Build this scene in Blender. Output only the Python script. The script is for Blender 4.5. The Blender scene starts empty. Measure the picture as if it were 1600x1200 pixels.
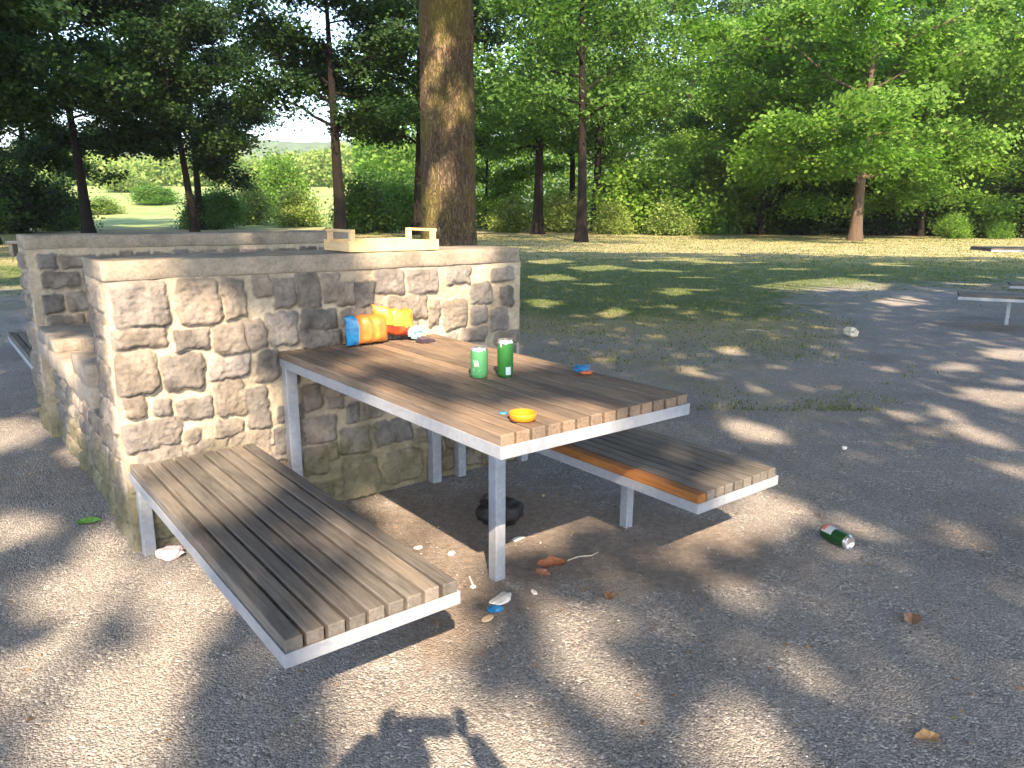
import bpy, bmesh, math, random
import numpy as np
from mathutils import Vector, Matrix, Quaternion

random.seed(7)
rng = np.random.default_rng(11)
SC = bpy.context.scene
COL = SC.collection
R = math.radians

# ------------------------------------------------------------------ site frame
YAW = R(38.263)
CY, SY = math.cos(YAW), math.sin(YAW)
OX, OY = -1.0877, 3.4636
CAM_H = 1.459


def W(u, v, z=0.0):
    """u along the stone wall, v out from it towards the benches."""
    return Vector((OX + u * CY + v * SY, OY + u * SY - v * CY, z))


SUN = Vector((0.09584, -0.77920, 0.61941)).normalized()      # towards the sun

# ------------------------------------------------------------------ scene tree helpers


def tag(o, label=None, cat=None, group=None, kind=None):
    if label: o['label'] = label
    if cat: o['category'] = cat
    if group: o['group'] = group
    if kind: o['kind'] = kind
    return o


def empty(name, loc, rz=0.0, label=None, cat=None, group=None):
    o = bpy.data.objects.new(name, None)
    o.empty_display_size = 0.1
    COL.objects.link(o)
    o.location = loc
    o.rotation_euler = (0, 0, rz)
    return tag(o, label, cat, group)


def link(name, me, mat=None, parent=None, smooth=False):
    if mat is not None and not me.materials:
        me.materials.append(mat)
    if smooth:
        me.polygons.foreach_set('use_smooth', [True] * len(me.polygons))
    o = bpy.data.objects.new(name, me)
    COL.objects.link(o)
    if parent is not None:
        o.parent = parent
    return o


def mesh_np(name, v, f, mat=None, parent=None, smooth=False, col=None):
    me = bpy.data.meshes.new(name)
    v = np.asarray(v, dtype=np.float32)
    f = np.asarray(f, dtype=np.int32)
    n = f.shape[1]
    me.vertices.add(len(v)); me.vertices.foreach_set('co', v.ravel())
    me.loops.add(f.size); me.loops.foreach_set('vertex_index', f.ravel())
    me.polygons.add(len(f))
    me.polygons.foreach_set('loop_start', np.arange(0, f.size, n, dtype=np.int32))
    me.polygons.foreach_set('loop_total', np.full(len(f), n, dtype=np.int32))
    me.update(calc_edges=True)
    if col is not None:
        for an, arr in col.items():
            arr = np.asarray(arr, dtype=np.float32)
            if arr.ndim == 1:
                a = me.attributes.new(an, 'FLOAT', 'POINT'); a.data.foreach_set('value', arr)
            else:
                a = me.color_attributes.new(an, 'FLOAT_COLOR', 'POINT'); a.data.foreach_set('color', arr.ravel())
    me.validate()
    return link(name, me, mat, parent, smooth)


class MB:
    """collects shapes in a bmesh and links them as ONE mesh object"""
    def __init__(s): s.bm = bmesh.new()

    def box(s, x0, y0, z0, x1, y1, z1, bev=0.0, seg=1, M=None):
        t = bmesh.new()
        bmesh.ops.create_cube(t, size=1.0)
        for v in t.verts:
            v.co = Vector(((x0 + x1) / 2 + v.co.x * (x1 - x0), (y0 + y1) / 2 + v.co.y * (y1 - y0), (z0 + z1) / 2 + v.co.z * (z1 - z0)))
        if bev > 0:
            bmesh.ops.bevel(t, geom=list(t.edges), offset=bev, segments=seg, affect='EDGES', profile=0.5)
        if M is not None: bmesh.ops.transform(t, matrix=M, verts=t.verts)
        s.join(t)
        return s

    def lathe(s, prof, n=28, M=None, jag=0.0):
        t = bmesh.new()
        rings = []
        for r, z in prof:
            if r < 1e-5:
                rings.append([t.verts.new((0, 0, z))])
            else:
                rings.append([t.verts.new((r * math.cos(2 * math.pi * k / n), r * math.sin(2 * math.pi * k / n), z)) for k in range(n)])
        for a, b in zip(rings, rings[1:]):
            for k in range(n):
                k2 = (k + 1) % n
                if len(a) == 1 and len(b) == 1: continue
                if len(a) == 1: t.faces.new((a[0], b[k2], b[k]))
                elif len(b) == 1: t.faces.new((a[k], a[k2], b[0]))
                else: t.faces.new((a[k], a[k2], b[k2], b[k]))
        if M is not None: bmesh.ops.transform(t, matrix=M, verts=t.verts)
        s.join(t)
        return s

    def tube(s, pts, rad, n=8, cap=True):
        t = bmesh.new()
        pts = [Vector(p) for p in pts]
        rings = []
        up = Vector((0.31, 0.17, 0.93))
        for i, p in enumerate(pts):
            d = (pts[min(i + 1, len(pts) - 1)] - pts[max(i - 1, 0)]).normalized()
            a = d.cross(up)
            if a.length < 1e-3: a = d.cross(Vector((1, 0, 0)))
            a.normalize(); b = d.cross(a)
            r = rad[i] if hasattr(rad, '__len__') else rad
            rings.append([t.verts.new(p + (a * math.cos(2 * math.pi * k / n) + b * math.sin(2 * math.pi * k / n)) * r) for k in range(n)])
        for a, b in zip(rings, rings[1:]):
            for k in range(n): t.faces.new((a[k], a[(k + 1) % n], b[(k + 1) % n], b[k]))
        if cap:
            t.faces.new(list(reversed(rings[0]))); t.faces.new(rings[-1])
        s.join(t)
        return s

    def join(s, t):
        me = bpy.data.meshes.new('tmp'); t.to_mesh(me); t.free()
        s.bm.from_mesh(me); bpy.data.meshes.remove(me)

    def build(s, name, mat, parent=None, smooth=False):
        me = bpy.data.meshes.new(name)
        bmesh.ops.recalc_face_normals(s.bm, faces=s.bm.faces)
        s.bm.to_mesh(me); s.bm.free()
        return link(name, me, mat, parent, smooth)


# ------------------------------------------------------------------ numpy noise
def vnoise(x, y, seed=0):
    g = np.random.default_rng(seed).random((256, 256))
    xi, yi = np.floor(x).astype(int), np.floor(y).astype(int)
    fx, fy = x - xi, y - yi
    fx, fy = fx * fx * (3 - 2 * fx), fy * fy * (3 - 2 * fy)
    a = g[xi % 256, yi % 256]; b = g[(xi + 1) % 256, yi % 256]
    c = g[xi % 256, (yi + 1) % 256]; d = g[(xi + 1) % 256, (yi + 1) % 256]
    return (a * (1 - fx) + b * fx) * (1 - fy) + (c * (1 - fx) + d * fx) * fy - 0.5


def fbm(x, y, seed=0, oct=4):
    s, a, f = 0, 1.0, 1.0
    for k in range(oct):
        s = s + a * vnoise(x * f + 17.3 * k, y * f + 5.1 * k, seed + k); a *= 0.5; f *= 2.03
    return s


def sstep(a, b, x):
    t = np.clip((x - a) / (b - a), 0, 1)
    return t * t * (3 - 2 * t)


# ------------------------------------------------------------------ materials
def newmat(name):
    m = bpy.data.materials.new(name); m.use_nodes = True
    nt = m.node_tree; nt.nodes.clear()
    out = nt.nodes.new('ShaderNodeOutputMaterial')
    return m, nt, out


class N:
    """tiny node builder"""
    def __init__(s, nt): s.nt = nt
    def n(s, t, **kw):
        x = s.nt.nodes.new(t)
        for k, v in kw.items():
            if k in x.inputs: x.inputs[k].default_value = v
            else: setattr(x, k, v)
        return x
    def l(s, a, b): s.nt.links.new(a, b)
    def coord(s, which='Object', scale=(1, 1, 1), rot=(0, 0, 0)):
        c = s.n('ShaderNodeTexCoord'); m = s.n('ShaderNodeMapping')
        m.inputs['Scale'].default_value = scale; m.inputs['Rotation'].default_value = rot
        s.l(c.outputs[which], m.inputs['Vector']); return m.outputs['Vector']
    def noise(s, vec, scale, detail=4, rough=0.55, dist=0.0):
        x = s.n('ShaderNodeTexNoise'); x.inputs['Scale'].default_value = scale
        x.inputs['Detail'].default_value = detail; x.inputs['Roughness'].default_value = rough
        x.inputs['Distortion'].default_value = dist
        s.l(vec, x.inputs['Vector']); return x.outputs['Fac']
    def ramp(s, fac, stops, interp='LINEAR'):
        x = s.n('ShaderNodeValToRGB'); x.color_ramp.interpolation = interp
        e = x.color_ramp.elements
        while len(e) < len(stops): e.new(0.5)
        for q, (p, c) in zip(e, stops):
            q.position = p; q.color = c if len(c) == 4 else (*c, 1)
        s.l(fac, x.inputs['Fac']); return x.outputs['Color']
    def mix(s, fac, a, b, mode='MIX'):
        x = s.n('ShaderNodeMix'); x.data_type = 'RGBA'; x.blend_type = mode
        for val, i in ((fac, 0), (a, 6), (b, 7)):
            if isinstance(val, (int, float)): x.inputs[i].default_value = val
            elif isinstance(val, tuple): x.inputs[i].default_value = val if len(val) == 4 else (*val, 1)
            else: s.l(val, x.inputs[i])
        return x.outputs[2]
    def math(s, op, a, b=0.0, c=None):
        x = s.n('ShaderNodeMath'); x.operation = op
        for i, v in enumerate((a, b, c)):
            if v is None: continue
            if isinstance(v, (int, float)): x.inputs[i].default_value = v
            else: s.l(v, x.inputs[i])
        return x.outputs[0]
    def bump(s, h, strength, dist, normal=None):
        x = s.n('ShaderNodeBump'); x.inputs['Strength'].default_value = strength; x.inputs['Distance'].default_value = dist
        s.l(h, x.inputs['Height'])
        if normal is not None: s.l(normal, x.inputs['Normal'])
        return x.outputs['Normal']
    def bsdf(s, out, color, rough=0.7, metal=0.0, normal=None, spec=0.5, **kw):
        x = s.n('ShaderNodeBsdfPrincipled')
        for k, v in (('Base Color', color), ('Roughness', rough), ('Metallic', metal), ('Specular IOR Level', spec)):
            if isinstance(v, (int, float)): x.inputs[k].default_value = v
            elif isinstance(v, tuple): x.inputs[k].default_value = v if len(v) == 4 else (*v, 1)
            else: s.l(v, x.inputs[k])
        if normal is not None: s.l(normal, x.inputs['Normal'])
        for k, v in kw.items(): x.inputs[k.replace('_', ' ')].default_value = v
        s.l(x.outputs[0], out.inputs['Surface']); return x


def simple(name, c, rough=0.6, metal=0.0, var=0.15, scale=20, bump=0.0, spec=0.5):
    m, nt, out = newmat(name); b = N(nt)
    vec = b.coord()
    f = b.noise(vec, scale, 5)
    lo = tuple(max(0, x * (1 - var)) for x in c); hi = tuple(min(1, x * (1 + var)) for x in c)
    colr = b.ramp(f, [(0.3, lo), (0.7, hi)])
    nrm = b.bump(f, bump, 0.01) if bump else None
    b.bsdf(out, colr, rough, metal, nrm, spec)
    return m


MAT = {}


def mat_ground():
    m, nt, out = newmat('ground_surface'); b = N(nt)
    vec = b.coord()
    at = lambda nme: (lambda x: x)(b.n('ShaderNodeAttribute', attribute_name=nme)).outputs['Fac']
    grass, dry, dirt, mead = at('grass'), at('dry'), at('dirt'), at('meadow')
    # gravel: cells of small stones
    vo = b.n('ShaderNodeTexVoronoi'); vo.inputs['Scale'].default_value = 130; vo.inputs['Randomness'].default_value = 1.0; b.l(vec, vo.inputs['Vector'])
    vo2 = b.n('ShaderNodeTexVoronoi'); vo2.inputs['Scale'].default_value = 210; b.l(vec, vo2.inputs['Vector'])
    sep = b.n('ShaderNodeSeparateColor'); b.l(vo.outputs['Color'], sep.inputs[0])
    stone = b.ramp(sep.outputs[0], [(0.0, (.135, .133, .137)), (0.3, (.215, .214, .221)), (0.65, (.29, .288, .292)), (0.9, (.39, .382, .375)), (1.0, (.60, .585, .56))])
    sep2 = b.n('ShaderNodeSeparateColor'); b.l(vo2.outputs['Color'], sep2.inputs[0])
    fine = b.ramp(sep2.outputs[1], [(0.0, (.145, .143, .145)), (0.6, (.265, .264, .27)), (1.0, (.40, .392, .385))])
    big = b.noise(vec, 1.1, 5, 0.6)
    mid = b.noise(vec, 6.0, 4, 0.6)
    usefine = b.ramp(mid, [(0.42, (0, 0, 0)), (0.6, (1, 1, 1))])
    grav = b.mix(usefine, stone, fine)
    tone = b.ramp(big, [(0.3, (.74, .71, .69)), (0.5, (1, .985, .97)), (0.72, (1.15, 1.08, 1.0))])
    grav = b.mix(1.0, grav, tone, 'MULTIPLY')
    # dirt
    dn = b.noise(vec, 26, 6, 0.65)
    soil = b.ramp(dn, [(0.25, (.12, .10, .088)), (0.5, (.205, .172, .148)), (0.75, (.30, .255, .22))])
    dm = b.math('ADD', dirt, b.math('MULTIPLY', b.math('SUBTRACT', mid, 0.5), 0.9))
    dm = b.ramp(dm, [(0.3, (0, 0, 0)), (0.62, (1, 1, 1))])
    base = b.mix(b.math('MULTIPLY', dm, 0.85), grav, soil)
    # grass
    gn = b.noise(vec, 42, 6, 0.7)
    g1 = b.ramp(gn, [(0.25, (.050, .076, .026)), (0.5, (.092, .130, .045)), (0.75, (.165, .19, .08))])
    g2 = b.ramp(gn, [(0.25, (.18, .16, .078)), (0.55, (.32, .285, .15)), (0.8, (.45, .40, .245))])
    dmask = b.math('ADD', dry, b.math('MULTIPLY', b.math('SUBTRACT', b.noise(vec, .9, 5, 0.65), 0.5), 1.4))
    gcol = b.mix(b.ramp(dmask, [(0.25, (0, 0, 0)), (0.75, (1, 1, 1))]), g1, g2)
    g3 = b.ramp(b.noise(vec, .35, 5, 0.6), [(0.3, (.10, .17, .05)), (0.5, (.17, .24, .075)), (0.7, (.28, .30, .12))])
    gcol = b.mix(mead, gcol, g3)
    gm = b.math('ADD', grass, b.math('MULTIPLY', b.math('SUBTRACT', b.noise(vec, 2.6, 6, 0.7), 0.5), 1.5))
    gm = b.math('ADD', gm, b.math('MULTIPLY', b.math('SUBTRACT', gn, 0.5), 0.6))
    gm = b.ramp(gm, [(0.22, (0, 0, 0)), (0.5, (.26, .26, .26)), (0.98, (1, 1, 1))])
    colr = b.mix(gm, base, gcol)
    h = b.math('ADD', b.math('MULTIPLY', b.math('SUBTRACT', 1.0, vo.outputs['Distance']), 1.0), b.math('MULTIPLY', vo2.outputs['Distance'], -0.5))
    h = b.math('ADD', h, b.math('MULTIPLY', gn, 1.1))
    h = b.math('ADD', h, b.math('MULTIPLY', mid, 1.8))
    nrm = b.bump(h, 0.75, 0.0085)
    b.bsdf(out, colr, 0.95, 0, nrm, 0.2)
    return m


def mat_masonry():
    m, nt, out = newmat('masonry'); b = N(nt)
    vec = b.coord()
    a = b.n('ShaderNodeAttribute', attribute_name='col')
    n1 = b.noise(vec, 38, 6, 0.7); n2 = b.noise(vec, 9, 5, 0.6)
    t = b.ramp(n1, [(0.25, (.66, .66, .68)), (0.5, (1, 1, 1)), (0.78, (1.3, 1.28, 1.24))])
    colr = b.mix(1.0, a.outputs['Color'], t, 'MULTIPLY')
    t2 = b.ramp(n2, [(0.3, (.8, .8, .82)), (0.65, (1.08, 1.05, 1.0))])
    colr = b.mix(1.0, colr, t2, 'MULTIPLY')
    h = b.math('ADD', n1, b.math('MULTIPLY', b.noise(vec, 110, 4, 0.7), 0.5))
    b.bsdf(out, colr, 0.93, 0, b.bump(h, 0.6, 0.012), 0.25)
    return m


def mat_concrete(name, c):
    m, nt, out = newmat(name); b = N(nt)
    vec = b.coord()
    n1 = b.noise(vec, 5, 6, 0.65); n2 = b.noise(vec, 70, 5, 0.7)
    colr = b.ramp(n1, [(0.28, tuple(x * .55 for x in c)), (0.5, c), (0.75, tuple(min(1, x * 1.25) for x in c))])
    t = b.ramp(n2, [(0.3, (.72, .72, .72)), (0.7, (1.15, 1.14, 1.12))])
    colr = b.mix(1.0, colr, t, 'MULTIPLY')
    b.bsdf(out, colr, 0.9, 0, b.bump(b.math('ADD', n2, b.math('MULTIPLY', n1, 2)), 0.5, 0.01), 0.3)
    return m


def mat_slat(name, c0, c1, c2, warm=0.0):
    """weathered boards with the grain along local Y"""
    m, nt, out = newmat(name); b = N(nt)
    geo = b.n('ShaderNodeNewGeometry')
    c = b.n('ShaderNodeTexCoord')
    add = b.n('ShaderNodeVectorMath'); add.operation = 'ADD'
    sc = b.n('ShaderNodeVectorMath'); sc.operation = 'SCALE'; sc.inputs[3].default_value = 13.0
    cb = b.n('ShaderNodeCombineXYZ'); b.l(geo.outputs['Random Per Island'], cb.inputs[0]); b.l(geo.outputs['Random Per Island'], cb.inputs[1])
    b.l(cb.outputs[0], sc.inputs[0]); b.l(c.outputs['Object'], add.inputs[0]); b.l(sc.outputs[0], add.inputs[1])
    mp = b.n('ShaderNodeMapping'); mp.inputs['Scale'].default_value = (1, .055, 1); b.l(add.outputs[0], mp.inputs['Vector'])
    g = b.noise(mp.outputs[0], 120, 6, 0.65, 0.4)
    mp2 = b.n('ShaderNodeMapping'); mp2.inputs['Scale'].default_value = (1, .35, 1); b.l(add.outputs[0], mp2.inputs['Vector'])
    st = b.noise(mp2.outputs[0], 7, 5, 0.65)
    mid_ = tuple((p_ + q_) / 2 for p_, q_ in zip(c0, c1))
    colr = b.ramp(g, [(0.22, c0), (0.36, mid_), (0.5, c1), (0.85, c2)])
    tone = b.ramp(geo.outputs['Random Per Island'], [(0, (.72, .71, .71)), (0.5, (1, .99, .97)), (1, (1.28, 1.2, 1.1))])
    colr = b.mix(1.0, colr, tone, 'MULTIPLY')
    stain = b.ramp(st, [(0.3, (.58, .56, .55)), (0.5, (1, 1, 1)), (0.72, (1.15, 1.08, .98))])
    colr = b.mix(0.85, colr, stain, 'MULTIPLY')
    # end grain and side faces are a little browner raw wood
    b.bsdf(out, colr, 0.72, 0, b.bump(g, 0.45, 0.004), 0.35)
    return m


def mat_steel():
    m, nt, out = newmat('galvanised_steel'); b = N(nt)
    vec = b.coord()
    vo = b.n('ShaderNodeTexVoronoi'); vo.inputs['Scale'].default_value = 60; b.l(vec, vo.inputs['Vector'])
    sep = b.n('ShaderNodeSeparateColor'); b.l(vo.outputs['Color'], sep.inputs[0])
    n = b.noise(vec, 6, 5, 0.65)
    colr = b.ramp(sep.outputs[0], [(0, (.28, .315, .385)), (1, (.335, .375, .45))])
    colr = b.mix(b.ramp(n, [(0.55, (0, 0, 0)), (0.8, (.5, .5, .5))]), colr, (.30, .28, .26))
    rg = b.ramp(n, [(0.3, (.42, .42, .42)), (0.7, (.62, .62, .62))])
    b.bsdf(out, colr, rg, 0.35, b.bump(n, 0.08, 0.01), 0.5)
    return m


def mat_bark(name, c0, c1, c2, moss=None, sc=14):
    m, nt, out = newmat(name); b = N(nt)
    vec = b.coord('Object', (1, 1, .30))
    n1 = b.noise(vec, sc, 7, 0.7, 0.6)
    wn = b.n('ShaderNodeTexNoise'); wn.inputs['Scale'].default_value = sc * .8; wn.inputs['Detail'].default_value = 4; b.l(vec, wn.inputs['Vector'])
    wv = b.mix(.13, vec, wn.outputs['Color'])
    vo = b.n('ShaderNodeTexVoronoi'); vo.feature = 'DISTANCE_TO_EDGE'; vo.inputs['Scale'].default_value = sc * 1.5; b.l(wv, vo.inputs['Vector'])
    cr = b.ramp(vo.outputs['Distance'], [(0.0, (0, 0, 0)), (0.16, (1, 1, 1))])
    colr = b.ramp(n1, [(0.25, c0), (0.5, c1), (0.75, c2)])
    colr = b.mix(b.math('MULTIPLY', b.math('SUBTRACT', 1.0, cr), 0.55), colr, c0)
    if moss:
        mm = b.noise(b.coord('Object', (1, 1, .6)), 2.2, 5, 0.6)
        colr = b.mix(b.ramp(mm, [(0.45, (0, 0, 0)), (0.62, (.75, .75, .75))]), colr, moss)
    h = b.math('ADD', n1, b.math('MULTIPLY', cr, 0.8))
    b.bsdf(out, colr, 0.9, 0, b.bump(h, 0.9, 0.03), 0.2)
    return m


def mat_leaf(name, cols, trans=0.35, tcol=None, rough=0.5):
    m, nt, out = newmat(name); b = N(nt)
    geo = b.n('ShaderNodeNewGeometry')
    oi = b.n('ShaderNodeObjectInfo')
    c = b.ramp(geo.outputs['Random Per Island'], [(i / (len(cols) - 1), q) for i, q in enumerate(cols)])
    vec = b.coord('Object')
    big = b.noise(vec, .45, 3, 0.6)
    c = b.mix(1.0, c, b.ramp(big, [(0.3, (.72, .78, .72)), (0.7, (1.22, 1.15, 1.05))]), 'MULTIPLY')
    c = b.mix(1.0, c, b.ramp(oi.outputs['Random'], [(0, (.85, .9, .9)), (1, (1.12, 1.08, 1.0))]), 'MULTIPLY')
    p = b.n('ShaderNodeBsdfPrincipled'); b.l(c, p.inputs['Base Color'])
    p.inputs['Roughness'].default_value = rough + .12; p.inputs['Specular IOR Level'].default_value = 0.22
    t = b.n('ShaderNodeBsdfTranslucent')
    b.l(b.mix(1.0, c, tcol or (1.05, 1.35, .6), 'MULTIPLY'), t.inputs['Color'])
    mx = b.n('ShaderNodeMixShader'); mx.inputs[0].default_value = trans
    b.l(p.outputs[0], mx.inputs[1]); b.l(t.outputs[0], mx.inputs[2]); b.l(mx.outputs[0], out.inputs['Surface'])
    return m


MAT['ground'] = mat_ground()
MAT['masonry'] = mat_masonry()
MAT['coping'] = mat_concrete('coping_concrete', (.265, .243, .21))
MAT['slab'] = mat_concrete('hearth_concrete', (.33, .30, .27))
MAT['slat'] = mat_slat('weathered_slats', (.062, .061, .062), (.136, .132, .130), (.205, .196, .186))
MAT['table'] = mat_slat('table_slats', (.070, .057, .048), (.172, .139, .114), (.26, .21, .172))
MAT['orange_slat'] = mat_slat('orange_toned_slat', (.15, .062, .022), (.27, .115, .036), (.35, .165, .055))  # inner edge slat toned orange throughout
MAT['steel'] = mat_steel()
MAT['bark_shaded'] = mat_bark('shade_toned_bark', (.008, .0065, .0055), (.017, .014, .012), (.036, .029, .025))  # trunks in shade: the shade is put into this near-black bark colour
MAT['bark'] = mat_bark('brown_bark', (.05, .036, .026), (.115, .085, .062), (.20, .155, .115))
MAT['bark_big'] = mat_bark('mossy_bark', (.045, .034, .024), (.14, .105, .074), (.25, .19, .135), moss=(.19, .168, .048), sc=22)
MAT['leaf_shaded'] = mat_leaf('shade_toned_leaves', [(.010, .028, .008), (.016, .042, .011), (.024, .06, .015), (.042, .088, .022)], 0.36)  # darker leaf copy, shade of the wood put into its green
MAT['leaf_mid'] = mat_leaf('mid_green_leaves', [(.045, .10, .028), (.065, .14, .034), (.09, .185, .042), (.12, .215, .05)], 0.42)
MAT['leaf_lit'] = mat_leaf('sun_toned_leaves', [(.075, .15, .032), (.11, .215, .042), (.15, .275, .055), (.20, .32, .075)], 0.5)  # brighter leaf copy, sunlight put into its green
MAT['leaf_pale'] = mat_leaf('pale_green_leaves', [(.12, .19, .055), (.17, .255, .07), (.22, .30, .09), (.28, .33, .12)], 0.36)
MAT['leaf_canopy'] = mat_leaf('shade_tree_leaves', [(.03, .055, .015), (.05, .08, .02), (.07, .11, .03)], 0.15)
MAT['grass'] = mat_leaf('grass_blades', [(.045, .085, .022), (.075, .125, .035), (.12, .16, .05), (.28, .25, .13)], 0.3, rough=0.6)
MAT['pebble'] = simple('pebbles', (.25, .24, .235), 0.9, 0, .1, 30)

# ------------------------------------------------------------------ ground
def axis(lo, hi, step, far, g=1.09):
    a = list(np.arange(lo, hi + 1e-6, step))
    s = step
    while a[-1] < far: s *= g; a.append(a[-1] + s)
    s = step; pre = []
    x = lo
    while x > -far: s *= g; x -= s; pre.append(x)
    return np.array(pre[::-1] + a)


def near_z(x, y):
    return 0.02 * fbm(x * .35 + 40, y * .35 + 40, 3, 3) * sstep(7, 14, np.hypot(x, y - 2)) + 0.006 * fbm(x * 2.1 + 9, y * 2.1 + 9, 5, 3) \
        + 6.5 * sstep(62, 175, y) * sstep(8, -25, x)


BX = [-40, -12, -6, -2, 0, 1.1, 2.1, 2.9, 3.6, 4.8, 6.5, 9, 14, 40]
BY = [15, 10.5, 9.6, 8.0, 5.6, 4.7, 4.6, 5.1, 6.5, 9.6, 11.6, 12.2, 14, 16]


def grass_amount(x, y):
    yb = np.interp(x, BX, BY)
    return sstep(-1.6, 6.0, y - yb + 2.2 * fbm(x * .5 + 3, y * .5 + 8, 21, 4))


xs, ys = axis(-7, 10, .14, 900), axis(.6, 17, .14, 900)
X, Y = np.meshgrid(xs, ys, indexing='ij')
Zg = near_z(X, Y)
gr = grass_amount(X, Y)
dry = np.clip(.28 + .46 * sstep(19, 30, Y) - .45 * sstep(9.5, 13, Y) * (1 - sstep(17, 22, Y)) + .25 * sstep(-3, -9, X) + .55 * (1 - sstep(8.5, 13.5, Y)) - .10 * sstep(24, 40, Y) * (fbm(X * .12 + 5, Y * .3 + 5, 44, 3) > 0), 0, 1.2)
mead = sstep(58, 75, Y - .25 * X)
dirt = .85 * np.exp(-(((X + .05) / 1.05) ** 2 + ((Y - 3.35) / .62) ** 2)) + .62 * np.exp(-(((X - .75) / .55) ** 2 + ((Y - 3.05) / .35) ** 2)) \
    + .6 * np.exp(-(((X + .25) / .35) ** 2 + ((Y - 2.45) / .35) ** 2)) + .5 * np.exp(-(((X - 6.5) / 1.2) ** 2 + ((Y - 10) / 1) ** 2)) + .35 * np.exp(-(((X + 2.5) / 1.2) ** 2 + ((Y - 4.2) / 1) ** 2))
nx, ny = X.shape
idx = np.arange(nx * ny).reshape(nx, ny)
F = np.stack([idx[:-1, :-1], idx[1:, :-1], idx[1:, 1:], idx[:-1, 1:]], -1).reshape(-1, 4)
g = mesh_np('ground', np.stack([X, Y, Zg], -1).reshape(-1, 3), F, MAT['ground'], None, True,
            {'grass': gr.ravel(), 'dry': dry.ravel(), 'dirt': dirt.ravel(), 'meadow': mead.ravel()})
tag(g, kind='structure')

# loose pebbles over the gravel near the viewer (uncountable)
PV = np.array([[1, 0, 0], [-.5, .87, 0], [-.5, -.87, 0], [0, 0, .75], [.6, .5, .3], [-.7, 0, .35]])
PF = np.array([[0, 4, 3], [4, 1, 3], [1, 5, 3], [5, 2, 3], [2, 0, 3], [0, 1, 4], [1, 2, 5]])
n = 20000
py = 1.5 + 5.0 * rng.random(n) ** 1.5
px = (rng.random(n) * 2 - 1) * (.75 * py + .2)
keep = (grass_amount(px, py) < .5)
px, py = px[keep], py[keep]; n = len(px)
sz = .0022 + .0040 * rng.random(n) ** 2.5 + (rng.random(n) < .012) * .005
ang = rng.random(n) * 6.28
v = PV[None] * sz[:, None, None] * (0.7 + .6 * rng.random((n, 6, 1)))
c, s = np.cos(ang)[:, None], np.sin(ang)[:, None]
vv = np.stack([v[..., 0] * c - v[..., 1] * s, v[..., 0] * s + v[..., 1] * c, v[..., 2]], -1)
vv[..., 0] += px[:, None]; vv[..., 1] += py[:, None]; vv[..., 2] += near_z(px, py)[:, None]
ff = (PF[None] + (np.arange(n) * 6)[:, None, None]).reshape(-1, 3)
m, nt, out = newmat('pebble_stone'); b = N(nt)
geo = b.n('ShaderNodeNewGeometry')
b.bsdf(out, b.ramp(geo.outputs['Random Per Island'], [(0, (.10, .10, .105)), (.45, (.20, .195, .195)), (.85, (.29, .28, .27)), (.97, (.40, .38, .35)), (1, (.62, .6, .57))]), .9, spec=.25)
peb = mesh_np('gravel', vv.reshape(-1, 3), ff, m)
tag(peb, 'loose grey pebbles lying on the gravel around the table', 'gravel', kind='stuff')

# grass blades over the lawn (uncountable)
n = 190000
gy = 5.5 + 42 * rng.random(n) ** 1.7
gx = (rng.random(n) * 2 - 1) * (.8 * gy)
cl = fbm(gx * 1.3 + 5, gy * 1.3 + 5, 31, 4)
keep = rng.random(n) < np.clip(grass_amount(gx, gy) * .95 - .36 + cl * .8, 0, 1)
gx, gy = gx[keep], gy[keep]; n = len(gx)
hh = (.012 + .022 * rng.random(n)) * (1 + .016 * gy)
ww = .0028 + .0006 * gy
a = rng.random(n) * 6.28; lean = hh * (rng.random(n) * 1.1)
la = rng.random(n) * 6.28
z0 = near_z(gx, gy)
b0 = np.stack([gx - np.cos(a) * ww, gy - np.sin(a) * ww, z0 - .004], -1)
b1 = np.stack([gx + np.cos(a) * ww, gy + np.sin(a) * ww, z0 - .004], -1)
tp = np.stack([gx + np.cos(la) * lean, gy + np.sin(la) * lean, z0 + hh], -1)
V = np.stack([b0, b1, tp], 1).reshape(-1, 3)
gb = mesh_np('grass', V, np.arange(n * 3).reshape(-1, 3), MAT['grass'])
tag(gb, 'short dry green lawn grass growing beyond the gravel', 'grass', kind='stuff')

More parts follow.
